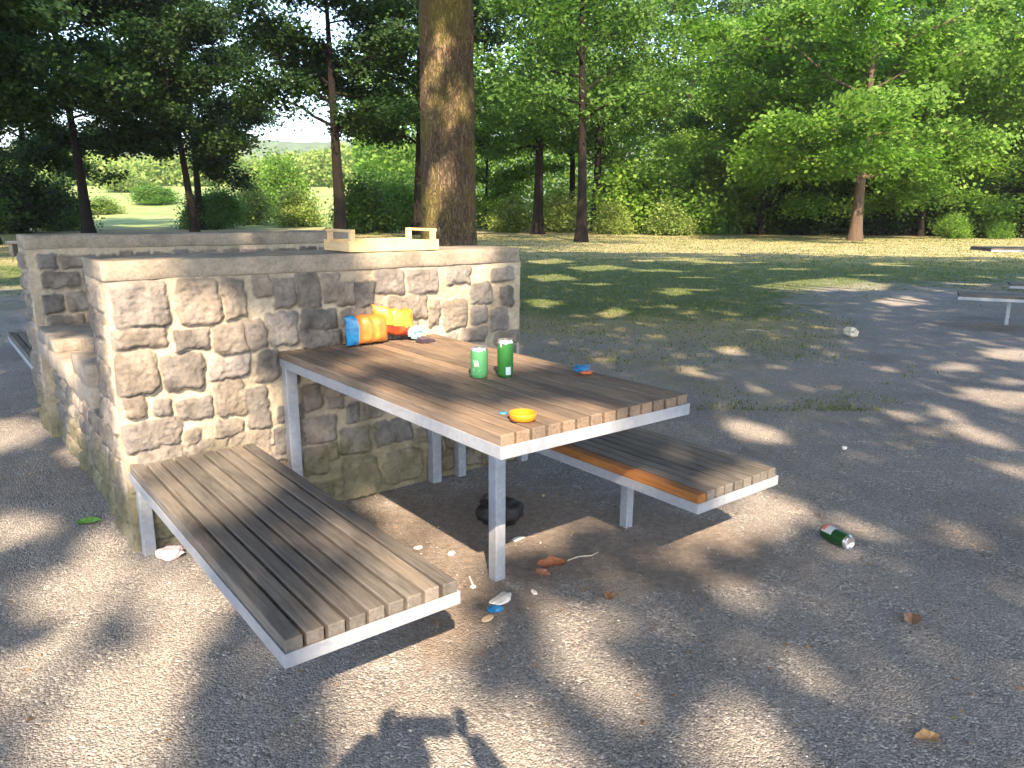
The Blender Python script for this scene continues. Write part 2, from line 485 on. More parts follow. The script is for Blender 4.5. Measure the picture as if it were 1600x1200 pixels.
# ------------------------------------------------------------------ stone barbecue walls
FRONT = [[-0.678,0.981,-0.475,1.168],[-0.438,0.978,-0.259,1.167],[-0.718,0.895,-0.494,0.972],[-0.458,0.869,-0.318,0.952],[-0.299,0.839,-0.139,0.968],[-0.708,0.701,-0.543,0.874],[-0.519,0.699,-0.355,0.845],[-0.317,0.729,-0.151,0.822],[-0.683,0.612,-0.606,0.694],[-0.566,0.604,-0.489,0.665],[-0.462,0.553,-0.331,0.645],[-0.307,0.548,-0.173,0.717],[-0.695,0.46,-0.469,0.58],[-0.45,0.436,-0.391,0.506],[-0.319,0.439,-0.203,0.517],[-0.171,0.464,-0.067,0.664],[-0.11,0.692,-0.017,0.827],[-0.161,0.842,-0.068,0.968],[-0.238,0.989,-0.14,1.162],[-0.102,1.078,-0.017,1.167],[0.1,1.004,0.208,1.172],[-0.007,1.021,0.084,1.154],[0.231,1.032,0.307,1.155],[0.312,1.014,0.387,1.114],[0.508,1.049,0.676,1.172],[0.706,1.037,0.873,1.163],[0.393,0.992,0.498,1.109],[0.582,0.91,0.807,1.026],[0.91,0.837,1.06,0.987],[1.096,0.957,1.236,1.063],[1.236,1.074,1.381,1.149],[1.09,0.855,1.2,0.941],[1.227,0.803,1.345,0.92],[1.299,0.934,1.382,1.04],[0.938,1.072,1.084,1.171],[-0.054,0.846,0.093,0.998],[0.114,0.901,0.296,0.991],[0.108,0.82,0.304,0.888],[0.325,0.828,0.554,0.989],[0.826,0.869,0.89,0.989],[1.025,0.75,1.2,0.826],[1.258,0.715,1.436,0.786],[0.098,0.51,0.202,0.63],[0.232,0.504,0.303,0.582],[0.088,0.341,0.268,0.465],[0.328,0.415,0.391,0.509],[0.293,0.25,0.45,0.385],[0.488,0.263,0.695,0.389],[0.42,0.423,0.53,0.508],[0.221,0.241,0.269,0.321],[0.085,0.181,0.212,0.313],[0.291,0.016,0.494,0.224],[0.526,0.038,0.745,0.204],[0.734,0.238,0.79,0.31],[0.019,0.651,0.085,0.728],[0.567,0.699,0.858,0.784],[0.041,0.763,0.267,0.81]]


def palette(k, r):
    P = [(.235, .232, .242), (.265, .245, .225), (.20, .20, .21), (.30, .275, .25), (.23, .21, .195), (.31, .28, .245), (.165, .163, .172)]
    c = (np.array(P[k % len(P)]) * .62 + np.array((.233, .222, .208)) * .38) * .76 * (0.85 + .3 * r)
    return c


def auto_stones(u0, u1, z0, z1, seed, avoid=()):
    rs = random.Random(seed); out = []
    z = z0
    while z < z1 - .05:
        h = rs.uniform(.09, .17)
        if z + h > z1 - .04: h = z1 - z
        u = u0 + rs.uniform(-.02, .03)
        while u < u1 - .05:
            w = rs.uniform(.10, .25)
            if u + w > u1 - .05: w = u1 - u
            s_ = [u + .012, z + .012 + rs.uniform(-.008, .012), u + w - .012, z + h - .012 + rs.uniform(-.012, .008)]
            if not any(s_[0] < a[2] - .015 and s_[2] > a[0] + .015 and s_[1] < a[3] - .015 and s_[3] > a[1] + .015 for a in avoid):
                out.append(s_)
            u += w
        z += h
    return out


def facing(name, o, ud, nd, L, H, stones, parent, res=.0075, seed=1, moss=True, dark=1.0, bulge=.85, grow=.007):
    """a wall face of split stones set in wide pale mortar: o, ud, nd in the parent's space"""
    nu, nz = int(L / res) + 1, int(H / res) + 1
    u = np.linspace(0, L, nu); z = np.linspace(0, H, nz)
    U, Z = np.meshgrid(u, z, indexing='ij')
    wu = U + .018 * fbm(U * 11, Z * 11, seed, 3) + .009 * fbm(U * 38, Z * 38, seed + 9, 4)
    wz = Z + .018 * fbm(U * 11 + 50, Z * 11, seed + 3, 3) + .009 * fbm(U * 38, Z * 38 + 31, seed + 5, 4)
    mort = np.array((.42, .385, .32))
    mcol = 1 + .35 * fbm(U * 6, Z * 6, seed + 40, 4)
    C = .86 * mort * mcol[..., None]
    hgt = .006 * fbm(U * 40, Z * 40, seed + 11, 4) + .006 * fbm(U * 6, Z * 6, seed + 12, 3)
    rs = random.Random(seed)
    for k, (a, bz, c, dz) in enumerate(stones):
        cu, cz, hu, hz = (a + c) / 2, (bz + dz) / 2, (c - a) / 2, (dz - bz) / 2
        r = min(hu, hz) * rs.uniform(.22, .60)
        th = rs.uniform(-.06, .06)
        pu = (wu - cu) * math.cos(th) + (wz - cz) * math.sin(th)
        pz = -(wu - cu) * math.sin(th) + (wz - cz) * math.cos(th)
        if np.abs(pu).min() > hu + .05: continue
        qx, qz = np.abs(pu) - hu - grow + r, np.abs(pz) - hz - grow + r
        d = np.hypot(np.maximum(qx, 0), np.maximum(qz, 0)) + np.minimum(np.maximum(qx, qz), 0) - r
        m_ = sstep(.003, -.004, d)
        dome = sstep(0, -.020, d)
        tilt = rs.uniform(-.07, .07) * pu + rs.uniform(-.03, .14) * (-pz)
        rough = .015 * fbm(U * 17 + k * 3.1, Z * 20, seed + k, 5) - .012 * np.abs(fbm(U * 34 + k, Z * 40, seed + k + 3, 4)) + .007
        sh = (rs.uniform(.005, .013) + .014 * dome + tilt + rough) * bulge
        hgt = hgt * (1 - m_) + np.maximum(sh, -.002) * m_
        pc = palette(rs.randrange(7), rs.random()) * dark
        var = 1 + .55 * fbm(U * 14 + k * 7, Z * 14, seed + 60 + k, 4)
        sc = pc * var[..., None]
        C = C * (1 - m_[..., None]) + sc * m_[..., None]
    if moss:   # green growth low on the stones
        mo = sstep(.38, .10, Z + .35 * fbm(U * 5, Z * 5, seed + 80, 4)) * .55
        C = C * (1 - mo[..., None]) + np.array((.11, .115, .05)) * mo[..., None] * (1 + .5 * fbm(U * 30, Z * 30, seed, 3))[..., None]
    edge = np.minimum(np.minimum(U, L - U), np.minimum(Z + .05, H - Z))
    hgt = hgt * sstep(0, .03, edge)
    # the whole face wanders a little
    P = np.array(o)[None, None] + U[..., None] * np.array(ud) + Z[..., None] * np.array((0, 0, 1)) + hgt[..., None] * np.array(nd)
    P = P.reshape(-1, 3)
    wob = lambda q, s_: .010 * fbm(q[:, 0] * 2.3 + q[:, 1] * 1.7 + 20, q[:, 2] * 3 + 20 + q[:, 1], s_, 2)
    P = P + np.stack([wob(P, 71), wob(P, 73), 0 * P[:, 0]], -1)
    ii = np.arange(nu * nz).reshape(nu, nz)
    Fq = np.stack([ii[:-1, :-1], ii[1:, :-1], ii[1:, 1:], ii[:-1, 1:]], -1).reshape(-1, 4)
    if np.dot(np.cross(ud, (0, 0, 1)), nd) < 0: Fq = Fq[:, ::-1]
    col = np.concatenate([np.clip(C, .01, .8).reshape(-1, 3), np.ones((nu * nz, 1))], 1)
    return mesh_np(name, P, Fq, MAT['masonry'], parent, True, {'col': col})


def rough_block(name, x0, y0, z0, x1, y1, z1, mat, parent, step=.035, amp=.006, seed=5):
    """a cast block with worn, slightly uneven edges"""
    bm = bmesh.new()
    bmesh.ops.create_cube(bm, size=1.0)
    S_ = Vector((x1 - x0, y1 - y0, z1 - z0)); c_ = Vector(((x0 + x1) / 2, (y0 + y1) / 2, (z0 + z1) / 2))
    for v_ in bm.verts: v_.co = Vector((v_.co.x * S_.x, v_.co.y * S_.y, v_.co.z * S_.z)) + c_
    bmesh.ops.bevel(bm, geom=list(bm.edges), offset=.005, segments=1, affect='EDGES')
    for ax in range(3):
        n_ = int(S_[ax] / step)
        for k in range(1, n_):
            co = c_.copy(); co[ax] = (x0, y0, z0)[ax] + S_[ax] * k / n_
            no = Vector((0, 0, 0)); no[ax] = 1
            bmesh.ops.bisect_plane(bm, geom=list(bm.verts) + list(bm.edges) + list(bm.faces), plane_co=co, plane_no=no)
    co = np.array([v_.co[:] for v_ in bm.verts])
    d = np.stack([fbm(co[:, 1] * 14 + co[:, 0] * 9, co[:, 2] * 14 + co[:, 0] * 11, seed + k, 3) for k in range(3)], -1)
    for v_, q in zip(bm.verts, d): v_.co += Vector(q * amp * np.array((1, 1, .8)))
    me = bpy.data.meshes.new(name); bm.to_mesh(me); bm.free()
    return link(name, me, mat, parent, True)


# local frame of the barbecue: x = u, y = -v
U0, U1, TH, HW = -.70, 1.44, .38, 1.255
wall = empty('stone_wall', W(0, 0), YAW, 'rough stone wall with pale mortar behind the wooden table, carrying the fruit crate', 'wall', 'barbecue walls')
HC = 1.178
fs = [[a - U0, bz, c - U0, dz] for a, bz, c, dz in FRONT]
fs += auto_stones(.03, .72, .02, .43, 5, fs) + auto_stones(.7, 2.12, .02, 1.16, 9, fs) + auto_stones(.03, 2.12, .02, 1.16, 13, fs)
facing('stone_facing', (U0, 0, 0), (1, 0, 0), (0, -1, 0), U1 - U0, HC, fs, wall, .0055, 3)
facing('end_facing', (U0, TH, 0), (0, -1, 0), (-1, 0, 0), TH, HC, auto_stones(.03, TH - .03, .02, 1.16, 21), wall, .008, 5, bulge=.6)
facing('end_facing', (U1, 0, 0), (0, 1, 0), (1, 0, 0), TH, HC, auto_stones(.03, TH - .03, .02, 1.16, 22), wall, .010, 7)
facing('rear_facing', (U1, TH, 0), (-1, 0, 0), (0, 1, 0), U1 - U0, HC, auto_stones(.03, 2.1, .02, 1.16, 23), wall, .016, 8)
rough_block('coping', U0 - .008, -.009, HC - .004, U1 - .006, TH + .008, HW, MAT['coping'], wall, .025, .006)

rear = empty('stone_wall', W(0, -2.16), YAW, 'rear stone wall of the barbecue, darker on its near face, bench at its far side', 'wall', 'barbecue walls')
HC2 = 1.215
facing('stone_facing', (U0 - .03, 0, 0), (1, 0, 0), (0, -1, 0), 2.17, HC2, auto_stones(.04, 2.1, .02, 1.19, 31), rear, .010, 9, dark=.85)  # near face stones toned darker than the other faces
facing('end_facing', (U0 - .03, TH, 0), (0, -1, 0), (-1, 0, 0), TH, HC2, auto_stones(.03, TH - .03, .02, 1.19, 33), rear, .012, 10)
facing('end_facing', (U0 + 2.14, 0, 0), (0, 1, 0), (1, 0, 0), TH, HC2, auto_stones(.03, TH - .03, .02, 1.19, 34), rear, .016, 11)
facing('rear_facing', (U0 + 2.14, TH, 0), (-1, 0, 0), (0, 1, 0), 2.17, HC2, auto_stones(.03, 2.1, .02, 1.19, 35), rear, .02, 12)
rough_block('coping', U0 - .038, -.009, HC2 - .004, U0 + 2.15, TH + .010, 1.295, MAT['coping'], rear, .04, .007, 9)

hearth = empty('barbecue_hearth', W(0, -.40), YAW, 'concrete barbecue hearth slab on a stone base between the two stone walls', 'barbecue')
facing('stone_base', (U0 + .03, 1.735, 0), (0, -1, 0), (-1, 0, 0), 1.735, .562, auto_stones(.03, 1.7, .01, .55, 41), hearth, .010, 14, dark=1.0)
rough_block('hearth_slab', U0 - .04, .006, .565, 1.05, 1.748, .665, MAT['slab'], hearth, .05, .010, 15)
rough_block('rear_ledge', U0 - .03, 1.10, .662, .95, 1.746, .735, MAT['slab'], hearth, .05, .010, 16)
rough_block('front_pier', U0 - .035, .008, .662, U0 + .55, .43, .77, MAT['slab'], hearth, .04, .012, 17)

# ------------------------------------------------------------------ table and benches
TW, TF = .033, .041


def slats(width, length, z1, nsl, gap, y_sign=-1, skip_first=False):
    mb = MB(); w = (width - gap * (nsl - 1)) / nsl
    for k in range(nsl):
        if skip_first and k == 0: continue
        x = k * (w + gap)
        dl = random.uniform(0, .006); dz = random.uniform(-.0012, .0012)
        mb.box(x, -length + dl, z1 - TW - .022 + dz, x + w, -.004, z1 + dz, .0035, 2)
    return mb, w


def frame(width, length, zt):
    """angle steel round the slats plus two cross members"""
    mb = MB(); t = .005; e = .0065
    z0, z1 = zt - TW - TF, zt - TW - .0005
    mb.box(-e, -length - e, z0, width + e, -length - e + t, z1, .001)
    mb.box(-e, -length - e + t, z0, -e + t, 0, z1, .001)
    mb.box(width + e - t, -length - e + t, z0, width + e, 0, z1, .001)
    mb.box(-e + t, -.045, z0, width + e - t, -.040, z1 - .0235, .001)
    for y in (-length * .36, -length * .68): mb.box(-e + t, y - .02, z0 + .002, width + e - t, y + .02, z1 - .0235, .001)
    return mb


def leg(x, y, s_, zt, parent):
    mb = MB(); mb.box(x - s_ / 2, y - s_ / 2, -.03, x + s_ / 2, y + s_ / 2, zt - TW - TF + .012, .004, 2)
    return mb.build('leg', MAT['steel'], parent)


def make_bench(loc, rz, label, L=1.705, Wd=.5228, z=.402, nsl=9, orange=False, mirror=False):
    t = empty('wooden_bench', loc, rz, label, 'bench', 'slatted benches')
    mb, w = slats(Wd, L, z, nsl, .0115, skip_first=orange)
    mb.build('seat', MAT['slat'], t)
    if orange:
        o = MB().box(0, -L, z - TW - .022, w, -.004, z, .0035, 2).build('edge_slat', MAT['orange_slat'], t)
        o['label'] = 'orange slat along the inner edge'
    frame(Wd, L, z).build('frame', MAT['steel'], t)
    leg(.035, -.035, .05, z, t); leg(Wd - .035, -.035, .05, z, t); leg(Wd / 2, -1.10, .045, z, t)
    return t


tb = empty('picnic_table', W(0, 0), YAW, 'slatted wooden table on grey steel frame with green cans standing on it', 'table')
mb, w_ = slats(.8478, 1.709, .817, 14, .0105); mb.build('tabletop', MAT['table'], tb)
frame(.8478, 1.709, .817).build('frame', MAT['steel'], tb)
leg(.028, -.034, .055, .817, tb); leg(.82, -.034, .055, .817, tb); leg(.409, -1.146, .05, .817, tb)

make_bench(W(-.6825, 0), YAW, 'nearest slatted bench at the sunlit left end of the wall, front half in sun')
make_bench(W(.9521, 0), YAW, 'slatted bench beyond the table with an orange slat along its inner edge', orange=True)
make_bench(W(-.19, -2.56), YAW + math.pi, 'slatted bench half hidden behind the rear stone wall, far left', L=1.9)
RB = R(62)
ub, vb = Vector((math.cos(RB), math.sin(RB), 0)), Vector((math.sin(RB), -math.cos(RB), 0))
make_bench(Vector((6.0, 10.15, 0)) + ub * .5228 + vb * 1.705, RB + math.pi, 'distant slatted bench on the gravel at the right edge, its steel leg showing')
make_bench(Vector((7.72, 11.75, 0)) + ub * .5228 + vb * 1.705, RB + math.pi, 'dark far bench just behind the distant bench at the right edge')
ft = empty('picnic_table', Vector((9.53, 15.25, 0)), R(-6), 'far wooden table standing on the sunlit lawn at the right edge', 'table')
mbf, _ = slats(.85, 1.7, .79, 12, .007)
mbf.bm.transform(Matrix.Rotation(R(90), 4, 'Z')); mbf.build('tabletop', MAT['table'], ft)
fr = frame(.85, 1.7, .79); fr.bm.transform(Matrix.Rotation(R(90), 4, 'Z')); fr.build('frame', MAT['steel'], ft)
leg(1.2, .4, .06, .79, ft); leg(1.66, .06, .06, .79, ft); leg(1.66, .8, .06, .79, ft)
pb = empty('low_bench', (-15.9, 24.0, 0), R(4), 'pale low slab bench on the grass beyond the left end of the walls', 'bench')
rough_block('seat', 0, 0, .37, .62, .45, .46, MAT['coping'], pb, .08, .01)
rough_block('leg', .06, .05, -.02, .16, .40, .372, MAT['coping'], pb, .08, .01)
rough_block('leg', .46, .05, -.02, .56, .40, .372, MAT['coping'], pb, .08, .01)

# ------------------------------------------------------------------ trees
def leaf_quads(P, size, seed, upb=.12, ids=None):
    """one folded leaf blade (two triangles) at every point"""
    r = np.random.default_rng(seed); n = len(P)
    nrm = r.normal(size=(n, 3)); nrm[:, 2] = np.abs(nrm[:, 2]) + upb
    if ids is not None:      # leaves of one spray face much the same way
        cn = r.normal(size=(ids.max() + 1, 3)); cn[:, 2] = np.abs(cn[:, 2]) + .2; cn /= np.linalg.norm(cn, axis=1)[:, None]
        nrm = nrm * .62 + cn[ids] * 1.25
    nrm /= np.linalg.norm(nrm, axis=1)[:, None]
    t = r.normal(size=(n, 3)); t -= (t * nrm).sum(1)[:, None] * nrm; t /= np.linalg.norm(t, axis=1)[:, None]
    bt = np.cross(nrm, t)
    s = (size * (.65 + .7 * r.random(n)))[:, None]
    a = P - t * s * .5; c = P + t * s * .55
    b_ = P + bt * s * .42 + nrm * s * .12 * r.normal(size=(n, 1)) + t * s * .08
    d_ = P - bt * s * .42 + nrm * s * .12 * r.normal(size=(n, 1)) + t * s * .08
    V = np.stack([a, b_, c, d_], 1).reshape(-1, 3)
    i = np.arange(n)[:, None] * 4
    F = np.concatenate([i + [0, 1, 2], i + [0, 2, 3]], 1).reshape(-1, 3)
    return V, F


def limb(mb, p0, p1, r0, r1, rs, k=4, sag=.0):
    pts = []; d = (p1 - p0); L = d.length
    for i in range(k + 1):
        f = i / k
        q = p0 + d * f + Vector((rs.uniform(-1, 1), rs.uniform(-1, 1), rs.uniform(-1, 1))) * (L * .045 * (0 < i < k)) + Vector((0, 0, sag * L * math.sin(f * math.pi)))
        pts.append(q)
    mb.tube(pts, [r0 + (r1 - r0) * (i / k) for i in range(k + 1)], 6, False)
    return pts


def make_tree(seed, H, dia, base, crown_r, n_leaf, leaf, mat_leaf_, mat_bark_, lean=(0, 0), n_limb=20, droop=0.0, shape=1.0, spread=.46, flat=.66, trunk_n=10):
    """returns (trunk mesh, crown mesh) standing on the origin"""
    rs = random.Random(seed); r = np.random.default_rng(seed)
    mb = MB()
    k = 14; pts = []; rad = []
    for i in range(k + 1):
        f = i / k; z = H * .95 * f ** 1.25
        w = .02 * H * math.sin(f * 5 + seed) * f
        pts.append(Vector((lean[0] * z + w * .35, lean[1] * z + w * .3, z - .05 * (i == 0))))
        flare = 1 + .55 * math.exp(-z / (dia * .8))
        rad.append(max(.012, dia / 2 * flare * (1 - f ** 1.25 * .93)))
    mb.tube(pts, rad, trunk_n, False)
    at = lambda z: Vector(tuple(np.interp(z, [p.z for p in pts], [p[a] for p in pts]) for a in range(3)))
    rat = lambda z: float(np.interp(z, [p.z for p in pts], rad))
    tips = []
    for j in range(n_limb):
        f = (j + rs.random() * .8) / n_limb
        z = base + (H * .93 - base) * f
        # crown profile: widest at about a third of its height
        prof = math.sin(min(1, (f * .86 + .17)) * math.pi) ** .6 if shape == 1.0 else (1 - f * .75)
        L = crown_r * prof * rs.uniform(.75, 1.12)
        a = j * 2.4 + rs.uniform(-.5, .5)
        rise = rs.uniform(-.15, .6) + f * .45 - droop * (1 - f)
        p0 = at(z); p1 = p0 + Vector((math.cos(a), math.sin(a), rise)) * L
        q = limb(mb, p0, p1, max(.015, rat(z) * .42), .010, rs, 4, .05)
        for sidx in range(1, 5):
            for w_ in range(3):
                bp = q[sidx] if sidx < 4 or w_ else q[4]
                sl = L * rs.uniform(.18, .42)
                aa = a + rs.uniform(-1.2, 1.2)
                tp = bp + Vector((math.cos(aa), math.sin(aa), rs.uniform(-.15, .35) - droop * .3)) * sl
                if w_ < 2: mb.tube([bp, (bp + tp) / 2 + Vector((0, 0, .04 * sl)), tp], [.016, .011, .006], 4, False)
                tips += [tp, (bp + tp) / 2]
    T = np.array([t_[:] for t_ in tips])
    per = max(3, n_leaf // len(T))
    wgt = r.random(len(T)) ** 1.6 * 2.6
    cnt = np.maximum(1, (per * wgt * 1.05).astype(int))
    ids = np.repeat(np.arange(len(T)), cnt)
    off = r.normal(size=(len(ids), 3)) * np.array((spread, spread, spread * flat))
    P = T[ids] + off
    up_ = P[:, 2] > base * .45
    P, ids = P[up_], ids[up_]
    V, F_ = leaf_quads(P, leaf, seed + 1, .12, ids)
    return mb, V, F_


def tree_mesh(*a, **k):
    mb, V, F_ = make_tree(*a, **k)
    tm = bpy.data.meshes.new('trunk'); mb.bm.to_mesh(tm); mb.bm.free()
    tm.polygons.foreach_set('use_smooth', [True] * len(tm.polygons))
    return tm, V, F_


def crown_obj(V, F_, mat, parent):
    return mesh_np('crown', V, F_, mat, parent)


def plant_tree(loc, rz, label, seed, name='tree', cat='tree', group=None, sc=1.0, **k):
    ml, mbk = k.pop('ml'), k.pop('mbk')
    tm, V, F_ = tree_mesh(seed, mat_leaf_=ml, mat_bark_=mbk, **k)
    t = empty(name, loc, rz, label, cat, group)
    link('trunk', tm, mbk, t); crown_obj(V, F_, ml, t)
    t.scale = (sc,) * 3
    return t


def copy_tree(src, loc, rz, label, sc=1.0):
    t = src.copy(); COL.objects.link(t)
    t.location = loc; t.rotation_euler = (0, 0, rz); t.scale = (sc, sc, sc); t['label'] = label
    for ch in src.children:
        c = ch.copy(); COL.objects.link(c); c.parent = t
    return t


def PX(px, dist):
    """ground point at a distance straight ahead, by bearing"""
    x = (px - 800) / 1178 * dist
    return Vector((x, dist, float(near_z(np.array([x]), np.array([dist]))[0])))


G1 = 'trees along the edge of the picnic lawn'
D, Md, Lt = MAT['leaf_shaded'], MAT['leaf_mid'], MAT['leaf_lit']
BD, BK = MAT['bark_shaded'], MAT['bark']
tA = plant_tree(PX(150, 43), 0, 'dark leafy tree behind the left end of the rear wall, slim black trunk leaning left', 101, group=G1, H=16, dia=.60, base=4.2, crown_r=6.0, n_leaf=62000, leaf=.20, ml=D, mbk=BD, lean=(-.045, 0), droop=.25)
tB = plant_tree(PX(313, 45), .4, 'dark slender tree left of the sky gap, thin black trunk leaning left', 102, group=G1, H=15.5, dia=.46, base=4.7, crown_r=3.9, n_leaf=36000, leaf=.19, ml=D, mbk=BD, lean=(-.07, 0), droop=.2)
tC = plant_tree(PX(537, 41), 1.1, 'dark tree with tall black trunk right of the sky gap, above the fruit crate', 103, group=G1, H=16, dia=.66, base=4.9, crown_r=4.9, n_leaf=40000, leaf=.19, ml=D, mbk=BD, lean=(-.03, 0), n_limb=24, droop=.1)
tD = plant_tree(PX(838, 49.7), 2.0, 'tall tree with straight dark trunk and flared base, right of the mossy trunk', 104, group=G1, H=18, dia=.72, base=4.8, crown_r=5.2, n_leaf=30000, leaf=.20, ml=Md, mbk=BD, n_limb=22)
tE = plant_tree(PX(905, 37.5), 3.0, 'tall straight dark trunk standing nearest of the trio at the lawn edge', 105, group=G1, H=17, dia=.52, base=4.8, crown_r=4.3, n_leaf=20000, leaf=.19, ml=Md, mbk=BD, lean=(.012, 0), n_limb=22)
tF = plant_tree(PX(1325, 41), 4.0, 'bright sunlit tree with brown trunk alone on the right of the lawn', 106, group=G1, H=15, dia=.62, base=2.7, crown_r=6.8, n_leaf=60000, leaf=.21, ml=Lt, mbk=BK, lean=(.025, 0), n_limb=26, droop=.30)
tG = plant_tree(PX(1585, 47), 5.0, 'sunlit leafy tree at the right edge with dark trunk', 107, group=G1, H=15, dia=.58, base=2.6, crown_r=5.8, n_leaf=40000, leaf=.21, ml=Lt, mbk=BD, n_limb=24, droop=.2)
copy_tree(tD, PX(927, 53.3), 1.0, 'brown trunk just right of the trio\'s nearest trunk, crown in half light', .93)
copy_tree(tE, PX(890, 60), 2.2, 'farthest trunk of the trio, peeping out left of the nearest one', 1.05)
copy_tree(tC, PX(655, 47), 2.7, 'dark trunk showing along the left side of the mossy trunk', 1.0)
copy_tree(tA, PX(-3, 31.5), 1.9, 'dark tree at the left edge, only its trunk base and lower leaves in view', .95)
copy_tree(tA, PX(322, 56), 5.1, 'dark tree right behind the thin leaning trunk, its crown filling the gap beside it', .95)
copy_tree(tA, PX(60, 58), 3.6, 'dark tree farther back at the left edge behind the leafy bush', 1.05)
copy_tree(tG, PX(1150, 63), .6, 'half shaded tree left of the lone brown trunk, farther back', .98)
copy_tree(tF, PX(1225, 59), 2.4, 'leafy tree whose grey trunk stands in the bushes left of the brown trunk', .95)
copy_tree(tG, PX(1385, 58), 3.3, 'tree with black trunk in the shade right of the lone brown trunk', 1.0)
copy_tree(tF, PX(1490, 62), 5.2, 'leafy tree among the dark bushes toward the right edge', 1.0)

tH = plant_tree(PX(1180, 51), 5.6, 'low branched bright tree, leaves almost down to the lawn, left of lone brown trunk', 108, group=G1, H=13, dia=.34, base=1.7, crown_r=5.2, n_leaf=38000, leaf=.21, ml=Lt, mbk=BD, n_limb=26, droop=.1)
copy_tree(tH, PX(1235, 52), 1.7, 'low leafy tree right behind the lone brown trunk on its left side', .9)
copy_tree(tH, PX(1425, 49), 2.9, 'low leafy bright tree right of the lone brown trunk', 1.0)
copy_tree(tH, PX(1520, 54), 4.1, 'low leafy tree in the gap before the right edge', 1.05)
copy_tree(tH, PX(760, 63), 2.2, 'low bright tree right beside the mossy trunk, far back', .9)

copy_tree(tD, PX(1060, 71), 3.9, 'tall tree rising over the pale bushes, far back in the middle', 1.25)
copy_tree(tD, PX(1210, 73), 5.3, 'tall tree top showing high behind the lone brown trunk, on its left', 1.3)
copy_tree(tD, PX(1400, 74), .9, 'tall tree top showing high at the back, right of the lone brown trunk', 1.3)

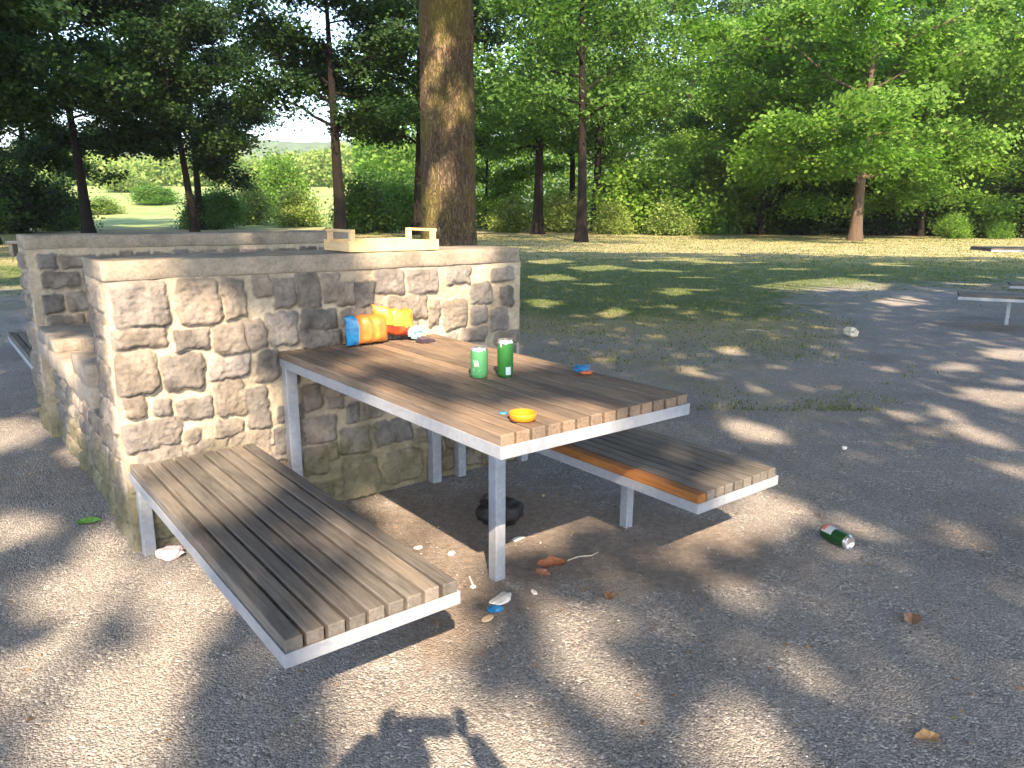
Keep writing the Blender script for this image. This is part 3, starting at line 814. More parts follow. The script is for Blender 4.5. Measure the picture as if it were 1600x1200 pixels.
# the mossy trunk close behind the wall: its crown is above the picture and shades the lawn
POLYS = [[[-1.84,2.57],[-1.87,2.73],[-1.88,3.1],[-1.84,3.31],[-1.61,2.98],[-1.29,2.88],[-1.11,2.67],[-1.07,2.42],[-1.19,2.38],[-1.35,2.58],[-1.51,2.47],[-1.75,2.47]],[[-1.69,2.22],[-1.55,2.38],[-1.44,2.31],[-1.43,2.11],[-1.4,1.91],[-1.4,1.79]],[[-1.36,2.22],[-1.2,2.33],[-1.04,2.38],[-0.99,2.15],[-0.98,2.03],[-0.97,1.87],[-0.96,1.74],[-0.93,1.61],[-1.28,1.6],[-1.32,1.73],[-1.35,1.97]],[[-2.56,3.41],[-2.23,3.45],[-2.11,3.21],[-2.23,3.03],[-2.3,3.03]],[[-3.75,5.14],[-3.22,5.08],[-3.01,4.67],[-3.12,4.37],[-3.22,4.37]],[[-2.83,4.46],[-2.56,4.62],[-2.39,4.3],[-2.55,4.14]],[[-0.54,2.28],[-0.58,2.53],[-0.52,2.83],[-0.24,2.83],[-0.18,2.53],[-0.14,2.01],[-0.01,2.0],[0.1,1.93],[0.15,1.74],[0.17,1.55],[-0.43,1.55],[-0.44,1.79]],[[-0.55,2.92],[-0.55,2.72],[-0.51,2.44],[-0.48,2.21],[-0.46,2.18],[-0.32,2.25],[-0.2,2.37],[-0.21,2.48],[-0.39,2.78],[-0.5,2.9]],[[-1.69,3.49],[-1.75,3.73],[-1.28,3.88],[-1.16,3.54],[-1.12,3.24],[-1.15,2.99],[-1.17,2.94],[-1.38,3.17]],[[-1.86,4.61],[-1.77,4.68],[-1.61,4.69],[-1.55,4.64],[-1.38,4.58],[-1.33,4.37],[-1.28,4.16],[-1.23,3.9],[-1.25,3.76],[-1.68,3.53],[-1.82,4.09]],[[-0.73,3.76],[-0.63,3.72],[-0.53,3.67],[-0.21,3.35],[0.0,3.42],[0.12,3.39],[0.35,3.56],[0.37,3.47],[0.19,3.23],[-0.02,3.02],[-0.09,2.86],[-0.26,2.81],[-0.4,2.95],[-0.63,3.5]],[[0.84,3.3],[0.96,3.52],[1.46,3.99],[1.39,3.55],[1.21,3.25],[0.94,3.07],[0.85,3.11]],[[0.75,3.43],[0.98,3.49],[1.04,3.53],[1.03,3.44],[0.84,3.22],[0.72,3.2]],[[1.55,5.24],[1.76,5.31],[1.79,4.88],[1.71,4.65],[1.59,4.75],[1.47,4.93]],[[4.22,7.27],[4.53,7.34],[4.49,7.12],[4.22,6.97],[4.07,6.99]],[[3.77,6.23],[3.99,6.3],[4.46,6.08],[4.15,5.64],[3.73,5.63],[3.72,5.91]],[[3.24,5.62],[3.33,5.54],[3.2,4.64],[3.13,4.6],[3.1,5.01],[3.16,5.41]],[[5.22,8.18],[5.67,8.31],[5.59,7.81],[5.16,7.52],[4.9,7.65]],[[4.7,15.2],[6.34,16.73],[7.68,17.64],[7.86,15.78],[7.15,14.58],[5.47,14.37]],[[6.16,12.93],[7.2,13.68],[6.83,12.32],[6.15,12.12]],[[0.09,2.6],[0.17,2.69],[0.26,2.54],[0.23,2.41],[0.13,2.41]],[[0.34,2.57],[0.4,2.6],[0.47,2.47],[0.42,2.41],[0.35,2.47]],[[0.12,2.22],[0.17,2.34],[0.28,2.32],[0.38,2.16],[0.45,2.05],[0.42,1.93],[0.33,1.95],[0.2,2.09],[0.14,2.13]],[[0.64,2.0],[0.72,2.0],[0.77,1.83],[0.73,1.68],[0.6,1.68],[0.62,1.88]],[[0.94,2.28],[1.0,2.27],[1.06,2.08],[1.0,2.03],[0.93,2.15]],[[0.85,2.79],[0.92,2.79],[0.98,2.61],[0.93,2.59],[0.85,2.7]],[[1.61,3.52],[1.7,3.52],[1.72,3.26],[1.63,3.19],[1.58,3.38]],[[-0.8,4.81],[-0.54,5.03],[0.03,4.34],[-0.21,4.12],[-0.3,3.9],[-0.41,4.08],[-0.58,4.22],[-0.79,4.56]],[[-0.14,3.5],[0.05,3.55],[0.16,3.44],[0.17,3.35],[-0.03,3.09],[-0.15,2.93],[-0.24,3.07],[-0.25,3.32]],[[-0.9,5.3],[-0.84,5.41],[-0.46,5.69],[-0.39,5.48],[-0.42,5.19],[-0.51,5.04],[-0.64,5.12],[-0.75,5.16],[-0.86,5.13]],[[-0.88,5.3],[-0.6,5.92],[-0.33,6.1],[-0.31,5.47],[-0.5,5.17]],[[-2.71,5.1],[-2.72,5.3],[-2.3,4.6],[-2.04,4.07],[-2.4,4.6]],[[0.36,22.78],[1.4,24.11],[1.88,22.61],[0.88,21.43]],[[0.31,17.36],[1.05,18.12],[1.47,16.76],[0.67,16.09]],[[0.21,12.56],[0.54,12.96],[0.82,12.23],[0.39,11.71]],[[1.23,11.14],[1.65,11.77],[1.73,11.01],[1.35,10.59]],[[2.76,14.23],[3.26,14.87],[3.35,13.92],[2.83,13.36]],[[1.34,20.23],[2.67,21.31],[3.17,19.91],[1.9,18.96]],[[2.24,8.13],[2.49,8.26],[2.48,7.87],[2.23,7.72]],[[-12.03,17.82],[-11.81,18.43],[-10.7,16.67],[-10.84,16.02]],[[-9.86,14.54],[-9.46,14.69],[-9.01,13.98],[-9.32,13.73]],[[4.44,6.72],[4.64,6.67],[4.5,6.46],[4.33,6.46]],[[2.83,5.55],[2.93,5.37],[2.87,5.16],[2.77,5.28]],[[2.06,3.38],[2.18,3.42],[2.11,3.2],[2.0,3.17]],[[2.95,4.35],[3.02,4.23],[2.88,4.01],[2.84,4.12]],[[1.59,7.08],[1.8,7.18],[1.86,6.94],[1.62,6.79]],[[-1.47,13.43],[-1.35,13.55],[-1.23,13.43],[-1.21,13.09],[-1.37,13.02]],[[-1.51,13.13],[-1.38,13.17],[-1.33,12.83],[-1.46,12.78]],[[-1.16,12.78],[-0.98,12.74],[-0.85,12.52],[-1.01,12.48],[-1.14,12.58]],[[-1.22,12.52],[-1.07,12.5],[-1.05,12.08],[-1.15,11.99]],[[-1.42,12.65],[-1.28,12.67],[-1.27,12.52],[-1.4,12.49]],[[-1.25,11.72],[-1.08,11.81],[-1.04,11.3],[-1.11,10.93],[-1.16,10.55],[-1.24,10.55],[-1.23,11.21]],[[-1.01,11.99],[-0.93,12.02],[-0.93,11.85],[-1.0,11.85]],[[-0.99,6.12],[-0.69,6.92],[-0.48,4.73],[-0.72,4.7]]]  # ground patches where light lands; crown gaps are cut to fit them


def inside(poly, x, y):
    p = np.array(poly); res = np.zeros(x.shape, bool); j = len(p) - 1
    for i in range(len(p)):
        c_ = ((p[i, 1] > y) != (p[j, 1] > y)) & (x < (p[j, 0] - p[i, 0]) * (y - p[i, 1]) / (p[j, 1] - p[i, 1] + 1e-12) + p[i, 0])
        res ^= c_; j = i
    return res


def fell(P):
    """where the shadow of each leaf falls on the ground"""
    k = P[:, 2] / SUN.z
    return P[:, 0] - SUN.x * k, P[:, 1] - SUN.y * k


def open_gaps(P, margin=.065):
    """thin the overhead crowns: gaps shaped so light falls on the set patches"""
    a, bq = fell(P)
    jx = a + .05 * fbm(a * 3, bq * 3, 91, 2); jy = bq + .05 * fbm(a * 3 + 9, bq * 3, 92, 2)
    gap = np.zeros(len(P), bool)
    for ip, poly in enumerate(POLYS):
        p = np.array(poly)
        ar = .5 * abs(np.dot(p[:, 0], np.roll(p[:, 1], 1)) - np.dot(p[:, 1], np.roll(p[:, 0], 1)))
        margin = .10 if ip in (7, 8, 9, 12, 27, 28, 29, 30, 31, 53) else .07 if ip in (6, 10) else .04; x0, y0 = p.min(0) - .2; x1, y1 = p.max(0) + .2
        near = (jx > x0) & (jx < x1) & (jy > y0) & (jy < y1)
        if not near.any(): continue
        q = np.zeros(near.sum(), bool)
        for dx, dy in ((0, 0), (margin, 0), (-margin, 0), (0, margin), (0, -margin)):
            q |= inside(poly, jx[near] + dx, jy[near] + dy)
        gap[near] |= q
    # streaks of light over the lawn
    st = fbm(a * .55 + 3, bq * 1.1 + 7, 95, 4)
    gap |= (bq > 9.5) & (st > .50 - .012 * np.clip(bq - 9.5, 0, 12))
    return ~gap


def in_view(P):
    y = np.maximum(P[:, 1], .05)
    return (P[:, 1] > 0) & ((P[:, 2] - CAM_H) / y < .30)


big = empty('mossy_tree', (-.79, 9.5, 0), .3, 'thick mossy brown trunk rising just behind the stone wall', 'tree')
tm, V, F_ = tree_mesh(201, H=26, dia=.68, base=8.2, crown_r=7.5, n_leaf=42000, leaf=.26, mat_leaf_=Md, mat_bark_=None, n_limb=30, spread=.8, flat=.6, trunk_n=28, droop=-.15)
LIMBS = tm.copy()
for _v in LIMBS.vertices:
    if _v.co.z < 9.5: _v.co.x *= .7; _v.co.y *= .7
cz, sz_ = math.cos(.3), math.sin(.3)
Pc = V.reshape(-1, 4, 3).mean(1)
Pw = np.stack([Pc[:, 0] * cz - Pc[:, 1] * sz_ - .8, Pc[:, 0] * sz_ + Pc[:, 1] * cz + 9.5, Pc[:, 2]], -1)
ok = open_gaps(Pw) & ~in_view(Pw)
V = V.reshape(-1, 4, 3)[ok].reshape(-1, 3); nq = len(V) // 4
F_ = (np.array([[0, 1, 2], [0, 2, 3]])[None] + (np.arange(nq) * 4)[:, None, None]).reshape(-1, 3)
bpy.data.meshes.remove(tm)
nz_, na_ = 520, 150
zz_ = np.linspace(-.05, 11.5, nz_); aa_ = np.linspace(0, 2 * np.pi, na_, endpoint=False)
ZZ, AA = np.meshgrid(zz_, aa_, indexing='ij')
ca_, sa_ = np.cos(AA), np.sin(AA)
rad_ = .335 * (1 - .028 * ZZ) * (1 + .42 * np.exp(-np.maximum(ZZ, 0) / .45) * (1 + .35 * np.cos(AA * 5 + 1)))
rad_ = rad_ + .012 * (fbm(ca_ * 1.3 + 9, ZZ * .8 + sa_, 141, 3)) + .010 * fbm(sa_ * 1.3 + 4, ZZ * .9 + ca_, 142, 3)
w1 = fbm(ca_ * 6 + sa_ * 2.5 + 20, ZZ * 2.2 + sa_ * 3, 143, 4); w2 = fbm(sa_ * 6 - ca_ * 2.5 + 40, ZZ * 2.2 + ca_ * 3, 144, 4)
ridge_ = 1 - np.abs(w1 + w2) * 2.4
rad_ = rad_ + .013 * np.clip(ridge_, -.6, 1) + .006 * fbm(ca_ * 18 + 60, ZZ * 9 + sa_ * 18, 145, 3)
for kz, ka, kr in ((2.9, 4.4, .05), (5.2, 5.3, .05), (4.1, 3.6, .04)):     # healed branch scars
    dd_ = ((ZZ - kz) / .11) ** 2 + ((np.angle(np.exp(1j * (AA - ka)))) / .25) ** 2
    rad_ = rad_ + kr * np.exp(-dd_) - kr * .9 * np.exp(-dd_ * 5)
ix = np.arange(nz_ * na_).reshape(nz_, na_); ix2 = np.roll(ix, -1, axis=1)
mesh_np('trunk', np.stack([rad_ * ca_, rad_ * sa_, ZZ], -1).reshape(-1, 3), np.stack([ix[:-1], ix2[:-1], ix2[1:], ix[1:]], -1).reshape(-1, 4), MAT['bark_big'], big, True)
link('limb', LIMBS, BK, big)
crown_obj(V, F_, MAT['leaf_canopy'], big)

# unseen trees behind the viewer: crowns laid out to cast the wanted shade
n = 245000
bq = .3 + 34.5 * rng.random(n); a_ = -12 + 29 * rng.random(n)
h_ = 7.2 + 6.5 * rng.random(n)
P = np.stack([a_ + SUN.x / SUN.z * h_, bq + SUN.y / SUN.z * h_, h_], -1)
cl_ = fbm(P[:, 0] * .9 + P[:, 2], P[:, 1] * .9 + 30, 77, 3)
edge_ = bq + 9 * fbm(a_ * .22 + 7, bq * .45 + 3, 79, 3) - 3.5 * rng.random(n)
P = P[(cl_ > -.42) & (edge_ < 24.5)]
P = P[open_gaps(P)]; P = P[~in_view(P)]
homes = np.array([(5.2, -8.5), (-6.0, -6.5), (-.5, -14.0), (12.5, -3.0)])
who = np.argmin((P[:, None, 0] - homes[None, :, 0]) ** 2 + (P[:, None, 1] - homes[None, :, 1]) ** 2, axis=1)
for k, (hx, hy) in enumerate(homes):
    Q = P[who == k] - np.array((hx, hy, 0))
    t = empty('shade_tree', (hx, hy, 0), 0, ['broad unseen shade tree behind the viewer to the right', 'broad unseen shade tree behind the viewer to the left', 'broad unseen shade tree straight behind the viewer, farthest back', 'broad unseen shade tree beside the gravel, out to the right'][k], 'tree', 'shade trees with crowns cut for the light patches')
    mbt = MB(); rs = random.Random(300 + k)
    mbt.tube([(0, 0, -.05), (.05, .02, 1), (.02, .1, 4), (.1, 0, 8), (0, .1, 12)], [.42, .32, .27, .2, .06], 12, False)
    for j in range(16):
        q = Vector(Q[rs.randrange(len(Q))]); zz = rs.uniform(3.6, 8)
        aw = np.array([[q.x + hx, q.y + hy, q.z]])
        limb(mbt, Vector((.05, .05, zz)), Vector((q.x, q.y, max(q.z, zz + .5))), .10, .015, rs, 5, .06)
    mbt.build('trunk', BK, t, True)
    V, F_ = leaf_quads(Q, .20, 400 + k, .9)
    crown_obj(V, F_, MAT['leaf_canopy'], t)

# tall unseen trees added out to the left to shade the dark trees there
copy_tree(tD, Vector((-17.5, 14, 0)), .3, 'tall unseen tree added outside the left edge, nearest the walls', 1.35)
copy_tree(tD, Vector((-24, 23, 0)), 1.3, 'tall unseen tree added outside the left edge, farther from the walls', 1.35)
copy_tree(tD, Vector((-30, 34, 0)), 2.3, 'tall unseen tree added outside the left edge, farthest along the lawn', 1.25)

# ------------------------------------------------------------------ bushes
def bush_mesh(seed, rx, ry, h, n_leaf, leaf, spread=.28):
    rs = random.Random(seed); r = np.random.default_rng(seed)
    mb = MB(); tips = []
    for j in range(46):
        a = rs.uniform(0, 6.28); f = rs.random() ** .5
        el = rs.uniform(.15, 1.45)
        tp = Vector((math.cos(a) * rx * math.cos(el) * f * rs.uniform(.7, 1.15), math.sin(a) * ry * math.cos(el) * f * rs.uniform(.7, 1.15), h * math.sin(el) * rs.uniform(.55, 1.1)))
        b0 = Vector((tp.x * .25, tp.y * .25, 0))
        mb.tube([b0, (b0 + tp) / 2 + Vector((0, 0, .1 * h)), tp], [.035, .02, .008], 4, False)
        tips += [tp, tp * .8 + b0 * .2, (tp + b0) * .5 + Vector((rs.uniform(-.3, .3), rs.uniform(-.3, .3), .1 * h))]
    T = np.array([t_[:] for t_ in tips])
    ids = r.choice(len(T), n_leaf, p=(lambda w: w / w.sum())(r.random(len(T)) + .15))
    P = T[ids] + r.normal(size=(n_leaf, 3)) * spread * h * np.array((.62, .62, .42))
    P[:, 2] = np.abs(P[:, 2]) + .03
    sm = bpy.data.meshes.new('stem'); mb.bm.to_mesh(sm); mb.bm.free()
    return sm, leaf_quads(P, leaf, seed + 3, .12, ids)


BUSH = []
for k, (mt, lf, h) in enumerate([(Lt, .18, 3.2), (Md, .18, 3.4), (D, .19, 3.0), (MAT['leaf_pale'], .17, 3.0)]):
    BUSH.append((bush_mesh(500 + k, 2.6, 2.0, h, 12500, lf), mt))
_bm = {}


def bush(kind, px, dist, sc, rz, label, sz=1.0, group='bushes at the edge of the wood'):
    (sm, (V, F_)), mt = BUSH[kind]
    t = empty('bush', PX(px, dist), rz, label, 'bush', group)
    t.scale = (sc, sc, sc * sz)
    if kind not in _bm:
        s_ = link('stem', sm, BD, t); f_ = mesh_np('foliage', V, F_, mt, t); _bm[kind] = (s_.data, f_.data)
    else:
        link('stem', _bm[kind][0], None, t); link('foliage', _bm[kind][1], None, t)
    return t


bush(2, 40, 47, 1.15, .2, 'dark bush at the left edge below the dark trees')
bush(1, 105, 52, .95, 1.2, 'green bush left of the black leaning trunk, in front of the meadow')
bush(1, -40, 44, 1.2, 2.0, 'dark bush mostly cut by the left edge')
bush(0, 350, 62, .95, .5, 'lit green bush just right of the thin leaning trunk')
bush(1, 325, 57, .72, 2.5, 'low shaded bush at the foot of the thin leaning trunk')
bush(3, 400, 70, 1.05, 1.5, 'yellow green bush below the sky gap', 1.1)
bush(3, 470, 66, .95, 3.5, 'pale sunlit bush left of the tall black trunk')
bush(0, 445, 85, 1.5, .9, 'pale tree-like bush far off under the hill', 1.3)
bush(1, 575, 50, .95, 2.9, 'shaded bush right of the tall black trunk')
bush(0, 620, 58, 1.1, 4.1, 'green bush left of the mossy trunk')
bush(1, 660, 66, 1.3, 4.9, 'green bush hidden half behind the mossy trunk')
bush(0, 780, 68, 1.0, .1, 'lit low bush right beside the mossy trunk')
bush(3, 795, 54, .8, 1.6, 'pale reedy bush left of the flared trunk', .9)
bush(3, 868, 55, .85, 2.6, 'pale bush between the flared trunk and the trio')
bush(0, 985, 53, 1.45, 3.1, 'bright bush right of the trio of trunks')
bush(3, 955, 50, .6, 5.1, 'low pale bush at the foot of the trio')
bush(3, 1040, 49, .75, 4.3, 'low pale bush on the sunny gap in the middle', .8)
bush(0, 1090, 53, 1.6, .7, 'tall lit bush above the sunny gap in the middle')
bush(1, 1165, 54, 1.15, 1.7, 'dark bush at the left end of the shaded thicket')
bush(2, 1235, 52, 1.05, 2.2, 'very dark bush left of the lone brown trunk')
bush(2, 1290, 55, 1.15, 3.3, 'black green bush directly behind the lone brown trunk')
bush(2, 1370, 52, 1.15, 4.4, 'very dark bush right of the lone brown trunk')
bush(2, 1440, 53, 1.1, 5.5, 'dark bush in the middle of the right thicket')
bush(1, 1500, 49, .95, .4, 'green bush with lit top in the right thicket')
bush(3, 175, 88, 1.0, .7, 'low pale bush standing in the meadow between the leaning trunks', .55)
bush(0, 255, 105, 1.5, 1.9, 'wide green bush out on the far side of the meadow', .5)
bush(3, 215, 130, 1.6, 2.9, 'pale wide bush at the far end of the meadow', .6)
bush(2, 1560, 50, 1.15, 1.4, 'dark bush behind the far table')
bush(1, 1640, 47, 1.2, 2.4, 'dark green bush cut by the right edge')
bush(0, 1475, 45.5, .42, 3.4, 'small bright shrub at the lawn edge left of the far table')
bush(0, 1545, 46, .36, .8, 'small bright shrub at the lawn edge behind the far table')

# the wood behind: reads as one mass
r = np.random.default_rng(901)
nn = 110000
pxs = r.uniform(560, 1750, nn); dd = r.uniform(76, 100, nn)
hz = np.abs(r.normal(0, 1, nn)); zt = 17.5 + 6.5 * fbm(pxs / 70, dd / 9, 66, 3) - 3.0 * sstep(760, 620, pxs)
zz = zt * r.random(nn) ** .85
P = np.stack([(pxs - 800) / 1178 * dd, dd, zz], -1)
keep = fbm(P[:, 0] * .35 + P[:, 1] * .2, P[:, 2] * .45, 88, 4) > -.16
V, F_ = leaf_quads(P[keep], .45, 903)
tl = mesh_np('treeline', V, F_, Lt); tag(tl, 'dense wood of green trees closing the view behind the lawn', 'wood', kind='stuff')
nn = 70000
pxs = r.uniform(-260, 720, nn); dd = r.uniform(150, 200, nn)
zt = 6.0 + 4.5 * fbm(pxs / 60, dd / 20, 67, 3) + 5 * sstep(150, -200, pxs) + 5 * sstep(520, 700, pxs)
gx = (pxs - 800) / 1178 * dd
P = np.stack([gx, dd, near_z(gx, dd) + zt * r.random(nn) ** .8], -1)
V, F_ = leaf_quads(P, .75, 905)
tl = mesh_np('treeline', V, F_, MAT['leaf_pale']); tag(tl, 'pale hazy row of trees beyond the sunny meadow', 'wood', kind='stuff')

# hills far off to the left
hx = np.linspace(-900, 500, 160); hy = np.linspace(560, 900, 30)
HX, HY = np.meshgrid(hx, hy, indexing='ij')
ridge = np.exp(-((HY - 720) / 110) ** 2)
HZ = (68 + 12 * fbm(HX / 190, HY / 400, 55, 3) + 5 * fbm(HX / 14, HY / 14, 56, 3)) * ridge * (.55 + .45 * sstep(-700, -250, HX)) - 2
ii = np.arange(HX.size).reshape(HX.shape)
Fq = np.stack([ii[:-1, :-1], ii[1:, :-1], ii[1:, 1:], ii[:-1, 1:]], -1).reshape(-1, 4)
hill = mesh_np('hills', np.stack([HX, HY, HZ], -1).reshape(-1, 3), Fq, simple('wooded_hill', (.05, .085, .03), .9, 0, .5, .12), None, True)
tag(hill, kind='structure')

# ------------------------------------------------------------------ things on the wall and the table
MAT['crate'] = mat_slat('crate_wood', (.50, .36, .19), (.62, .47, .27), (.70, .56, .35))
cr = empty('fruit_crate', W(.385, -.012, HW), YAW, 'open pale wooden fruit crate with corner posts on top of the stone wall', 'crate')
CL, CD = .515, .285
m_ = MB()
for k in range(5):
    y = .006 + k * (CD - .012) / 5
    m_.box(.004, y, .006, CL - .004, y + (CD - .012) / 5 - .006, .011)
m_.build('floor_board', MAT['crate'], cr)
for y in (0, CD - .006): MB().box(0, y, .004, CL, y + .006, .058, .001).build('side_board', MAT['crate'], cr)
for x in (.0065, CL - .0125):
    MB().box(x, .007, .004, x + .006, CD - .007, .050, .001).build('end_board', MAT['crate'], cr)
    MB().box(x, .007, .098, x + .006, CD - .007, .112, .001).build('end_rail', MAT['crate'], cr)
for x in (.013, CL - .038):
    for y in (.007, CD - .032): MB().box(x, y, .004, x + .025, y + .025, .112, .0015).build('corner_post', MAT['crate'], cr)


def paint(name, c, rough=.3, spec=.5, metal=0.0): return simple(name, c, rough, metal, .04, 8, 0, spec)


ALU = paint('bare_aluminium', (.75, .76, .78), .28, .5, .9)
WHT = paint('white_print', (.72, .75, .74), .4)


def can(name, loc, rot, label, h, r, cbody, parts=True):
    t = empty(name, loc, 0, label, 'can'); t.rotation_euler = rot
    MB().lathe([(r * .70, .004), (r * .78, 0), (r * .84, .004), (r * .98, .012), (r, .018), (r, h - .018), (r * .985, h - .014)], 36).build('body', cbody, t, True)
    MB().lathe([(r * .985, h - .0139), (r * .86, h - .004), (r * .86, h), (r * .82, h), (r * .80, h - .005), (0, h - .005)], 36).build('lid', ALU, t, True)
    MB().lathe([(0, .0105), (r * .5, .009), (r * .68, .0045)], 36).build('base', ALU, t, True)
    return t


def wrap(parent, name, mat, r, strokes, a0, w=.0024):
    """print laid round a can: strokes are (angle offset m, z) polylines"""
    mb = MB()
    for st in strokes:
        for (s0, z0), (s1, z1) in zip(st, st[1:]):
            dx, dz = s1 - s0, z1 - z0; L = math.hypot(dx, dz) or 1
            nx_, nz_ = -dz / L * w / 2, dx / L * w / 2
            q = []
            for s_, z_ in ((s0 + nx_, z0 + nz_), (s1 + nx_, z1 + nz_), (s1 - nx_, z1 - nz_), (s0 - nx_, z0 - nz_)):
                an = a0 + s_ / r
                q.append(mb.bm.verts.new(((r + .0006) * math.cos(an), (r + .0006) * math.sin(an), z_)))
            mb.bm.faces.new(q)
    return mb.build(name, mat, parent)


def patch(parent, name, mat, r, a0, wid, z0, z1, n=8):
    mb = MB(); R_ = r + .0005; vs = []
    for k in range(n + 1):
        an = a0 + (k / n - .5) * wid / r
        vs.append((mb.bm.verts.new((R_ * math.cos(an), R_ * math.sin(an), z0)), mb.bm.verts.new((R_ * math.cos(an), R_ * math.sin(an), z1))))
    for p, q in zip(vs, vs[1:]): mb.bm.faces.new((p[0], q[0], q[1], p[1]))
    return mb.build(name, mat, parent, True)


ZT = .8175
c1 = can('drink_can', W(.408, 1.03, ZT), (0, 0, 0), 'short pale green drink can with white lettering, left of the taller can', .124, .0345, paint('pale_green_paint', (.10, .36, .16), .3, .5, .3))
toward = -math.pi / 2 - .0
wrap(c1, 'lettering', WHT, .0345, [[(-.021, .075), (-.016, .050), (-.011, .075)], [(-.009, .050), (-.005, .075), (-.001, .050)]], toward)
wrap(c1, 'lettering', WHT, .0345, [[(-.024, .040), (.006, .040)], [(-.024, .034), (.004, .034)]], toward, .0020)
c2 = can('drink_can', W(.503, 1.075, ZT), (0, 0, 0), 'taller dark green drink can with pale label patch, right of the short can', .150, .0318, paint('green_paint', (.035, .20, .045), .25, .5, .3))
patch(c2, 'label_patch', paint('pale_blue_print', (.42, .55, .62), .4), .0318, toward + .42, .022, .012, .044)
wrap(c2, 'lettering', WHT, .0318, [[(-.020, .124), (-.020, .136)], [(-.015, .122), (-.015, .136)]], toward, .0022)
c0 = can('drink_can', (1.44, 3.235, .0335), (R(90), 0, R(24)), 'dark green and white drink can lying on the gravel to the right', .150, .033, paint('dark_green_paint', (.015, .075, .025), .3, .5, .2))
patch(c0, 'label_patch', paint('white_label_print', (.62, .66, .68), .4), .033, math.pi / 2 - .1, .088, .012, .068, 14)
patch(c0, 'red_band', paint('red_print', (.62, .19, .15), .4), .0333, math.pi / 2 + .1, .060, .0125, .030, 12)


def crumple(name, loc, rz, label, cat, size, mat, seed=0, rough=.35, flat=1.0, group=None, parent=None, sub=3):
    """a folded, dented scrap or sack"""
    bm = bmesh.new(); bmesh.ops.create_icosphere(bm, subdivisions=sub, radius=1.0)
    co = np.array([v_.co[:] for v_ in bm.verts])
    if max(size) < .11 and rough == .35: rough = 1.0
    tri = lambda f, q: (fbm(co[:, 0] * f + seed, co[:, 1] * f + 3, seed + q, 3) + fbm(co[:, 1] * f + 7, co[:, 2] * f + seed, seed + q + 1, 3) + fbm(co[:, 2] * f + 1, co[:, 0] * f + 9, seed + q + 2, 3))
    n_ = 1 + rough * .7 * tri(1.5, 0) + rough * .35 * (np.abs(tri(3.4, 5)) if sub < 4 else .5 * tri(3.0, 5))
    co = co * n_[:, None] * np.array(size) / 2
    co[:, 2] -= co[:, 2].min(); co[:, 2] *= flat
    for v_, q in zip(bm.verts, co): v_.co = q
    me = bpy.data.meshes.new(name); bm.to_mesh(me); bm.free()
    o = link(name, me, mat, parent, False)
    o.location = loc; o.rotation_euler = (0, 0, rz)
    return tag(o, label, cat, group)


def pouch(w, h, d, seed, nu=30, nv=22, seal=.06, crease=.012):
    """a filled packet: pillow shape with flat seals at both ends (x from 0 to w)"""
    u = np.linspace(0, 1, nu); a = np.linspace(0, 2 * np.pi, nv * 2, endpoint=False)
    U, A = np.meshgrid(u, a, indexing='ij')
    fat = np.clip(np.minimum(U, 1 - U) / .28, 0, 1) ** .55
    X_ = U * w
    Zc = np.sin(A); Yc = np.cos(A)
    sq = lambda t, p: np.sign(t) * np.abs(t) ** p
    Z_ = sq(Zc, .75) * h / 2 * (1 - .10 * fat)
    Y_ = sq(Yc, .8) * d / 2 * (fat * .97 + .03)
    cr_ = crease * fbm(U * 9 + seed, A * 2.2 + np.sin(A) * 2, seed, 4)
    Y_ = Y_ + cr_ * np.sign(Yc) * fat; Z_ = Z_ + cr_ * .8
    X_ = X_ + .008 * fbm(A * 1.5 + 3, U * 2, seed + 6, 2)
    V_ = np.stack([X_, Y_, Z_ + h / 2], -1).reshape(-1, 3)
    ii_ = np.arange(U.size).reshape(U.shape); nx2 = np.roll(ii_, -1, axis=1)
    return V_, np.stack([ii_[:-1], ii_[1:], nx2[1:], nx2[:-1]], -1).reshape(-1, 4), U.reshape(-1)



def film(name, c1_, c2_, sc=16, rough=.32):
    m_f, nt_, out_ = newmat(name); b_ = N(nt_)
    vec_ = b_.coord(); f_ = b_.noise(vec_, sc, 4, .6, 1.2); w_ = b_.noise(vec_, 55, 4, .6, .6)
    col_ = b_.ramp(f_, [(.38, c1_), (.60, c2_)])
    b_.bsdf(out_, col_, rough, 0, b_.bump(w_, .5, .006), .5); return m_f


FO = film('orange_film', (.50, .17, .03), (.62, .25, .06)); FB = film('blue_film', (.010, .13, .36), (.03, .24, .50)); FR = film('red_film', (.42, .03, .015), (.55, .09, .03)); FY = film('yellow_film', (.62, .21, .02), (.66, .34, .05), 9)
V, Fq, Uq = pouch(.235, .150, .10, 5)
pk = empty('snack_packet', W(.285, .115, ZT + .004), YAW + R(6), 'upright orange packet with a blue end leaning by the wall on the table', 'packet')
fm = Uq[Fq].mean(1)
def sub(Vs, Fs, name, mat, par):
    used = np.unique(Fs); mp = -np.ones(len(Vs), int); mp[used] = np.arange(len(used))
    return mesh_np(name, Vs[used], mp[Fs], mat, par, True)
sub(V, Fq[(fm >= .26)], 'orange_film', FO, pk); sub(V, Fq[fm < .20], 'blue_end', FB, pk); sub(V, Fq[(fm >= .20) & (fm < .26)], 'orange_rim', paint('bright_orange_film', (.60, .17, .035), .35), pk)
V, Fq, Uq = pouch(.215, .15, .10, 8, crease=.02)
V = V + np.array([0, 0, .0]); 
ca, sa = math.cos(R(-10)), math.sin(R(-10))
lift = V.copy(); lift[:, 0] = V[:, 0] * ca - (V[:, 2]) * sa * -1; lift[:, 2] = V[:, 0] * sa + V[:, 2] * ca
lift[:, 2] -= lift[:, 2].min()
pk2 = empty('snack_packet', W(.475, .075, ZT + .003), YAW - R(4), 'yellow and red torn packet slumped beside the orange one', 'packet')
zc = V[Fq].mean(1)[:, 2]
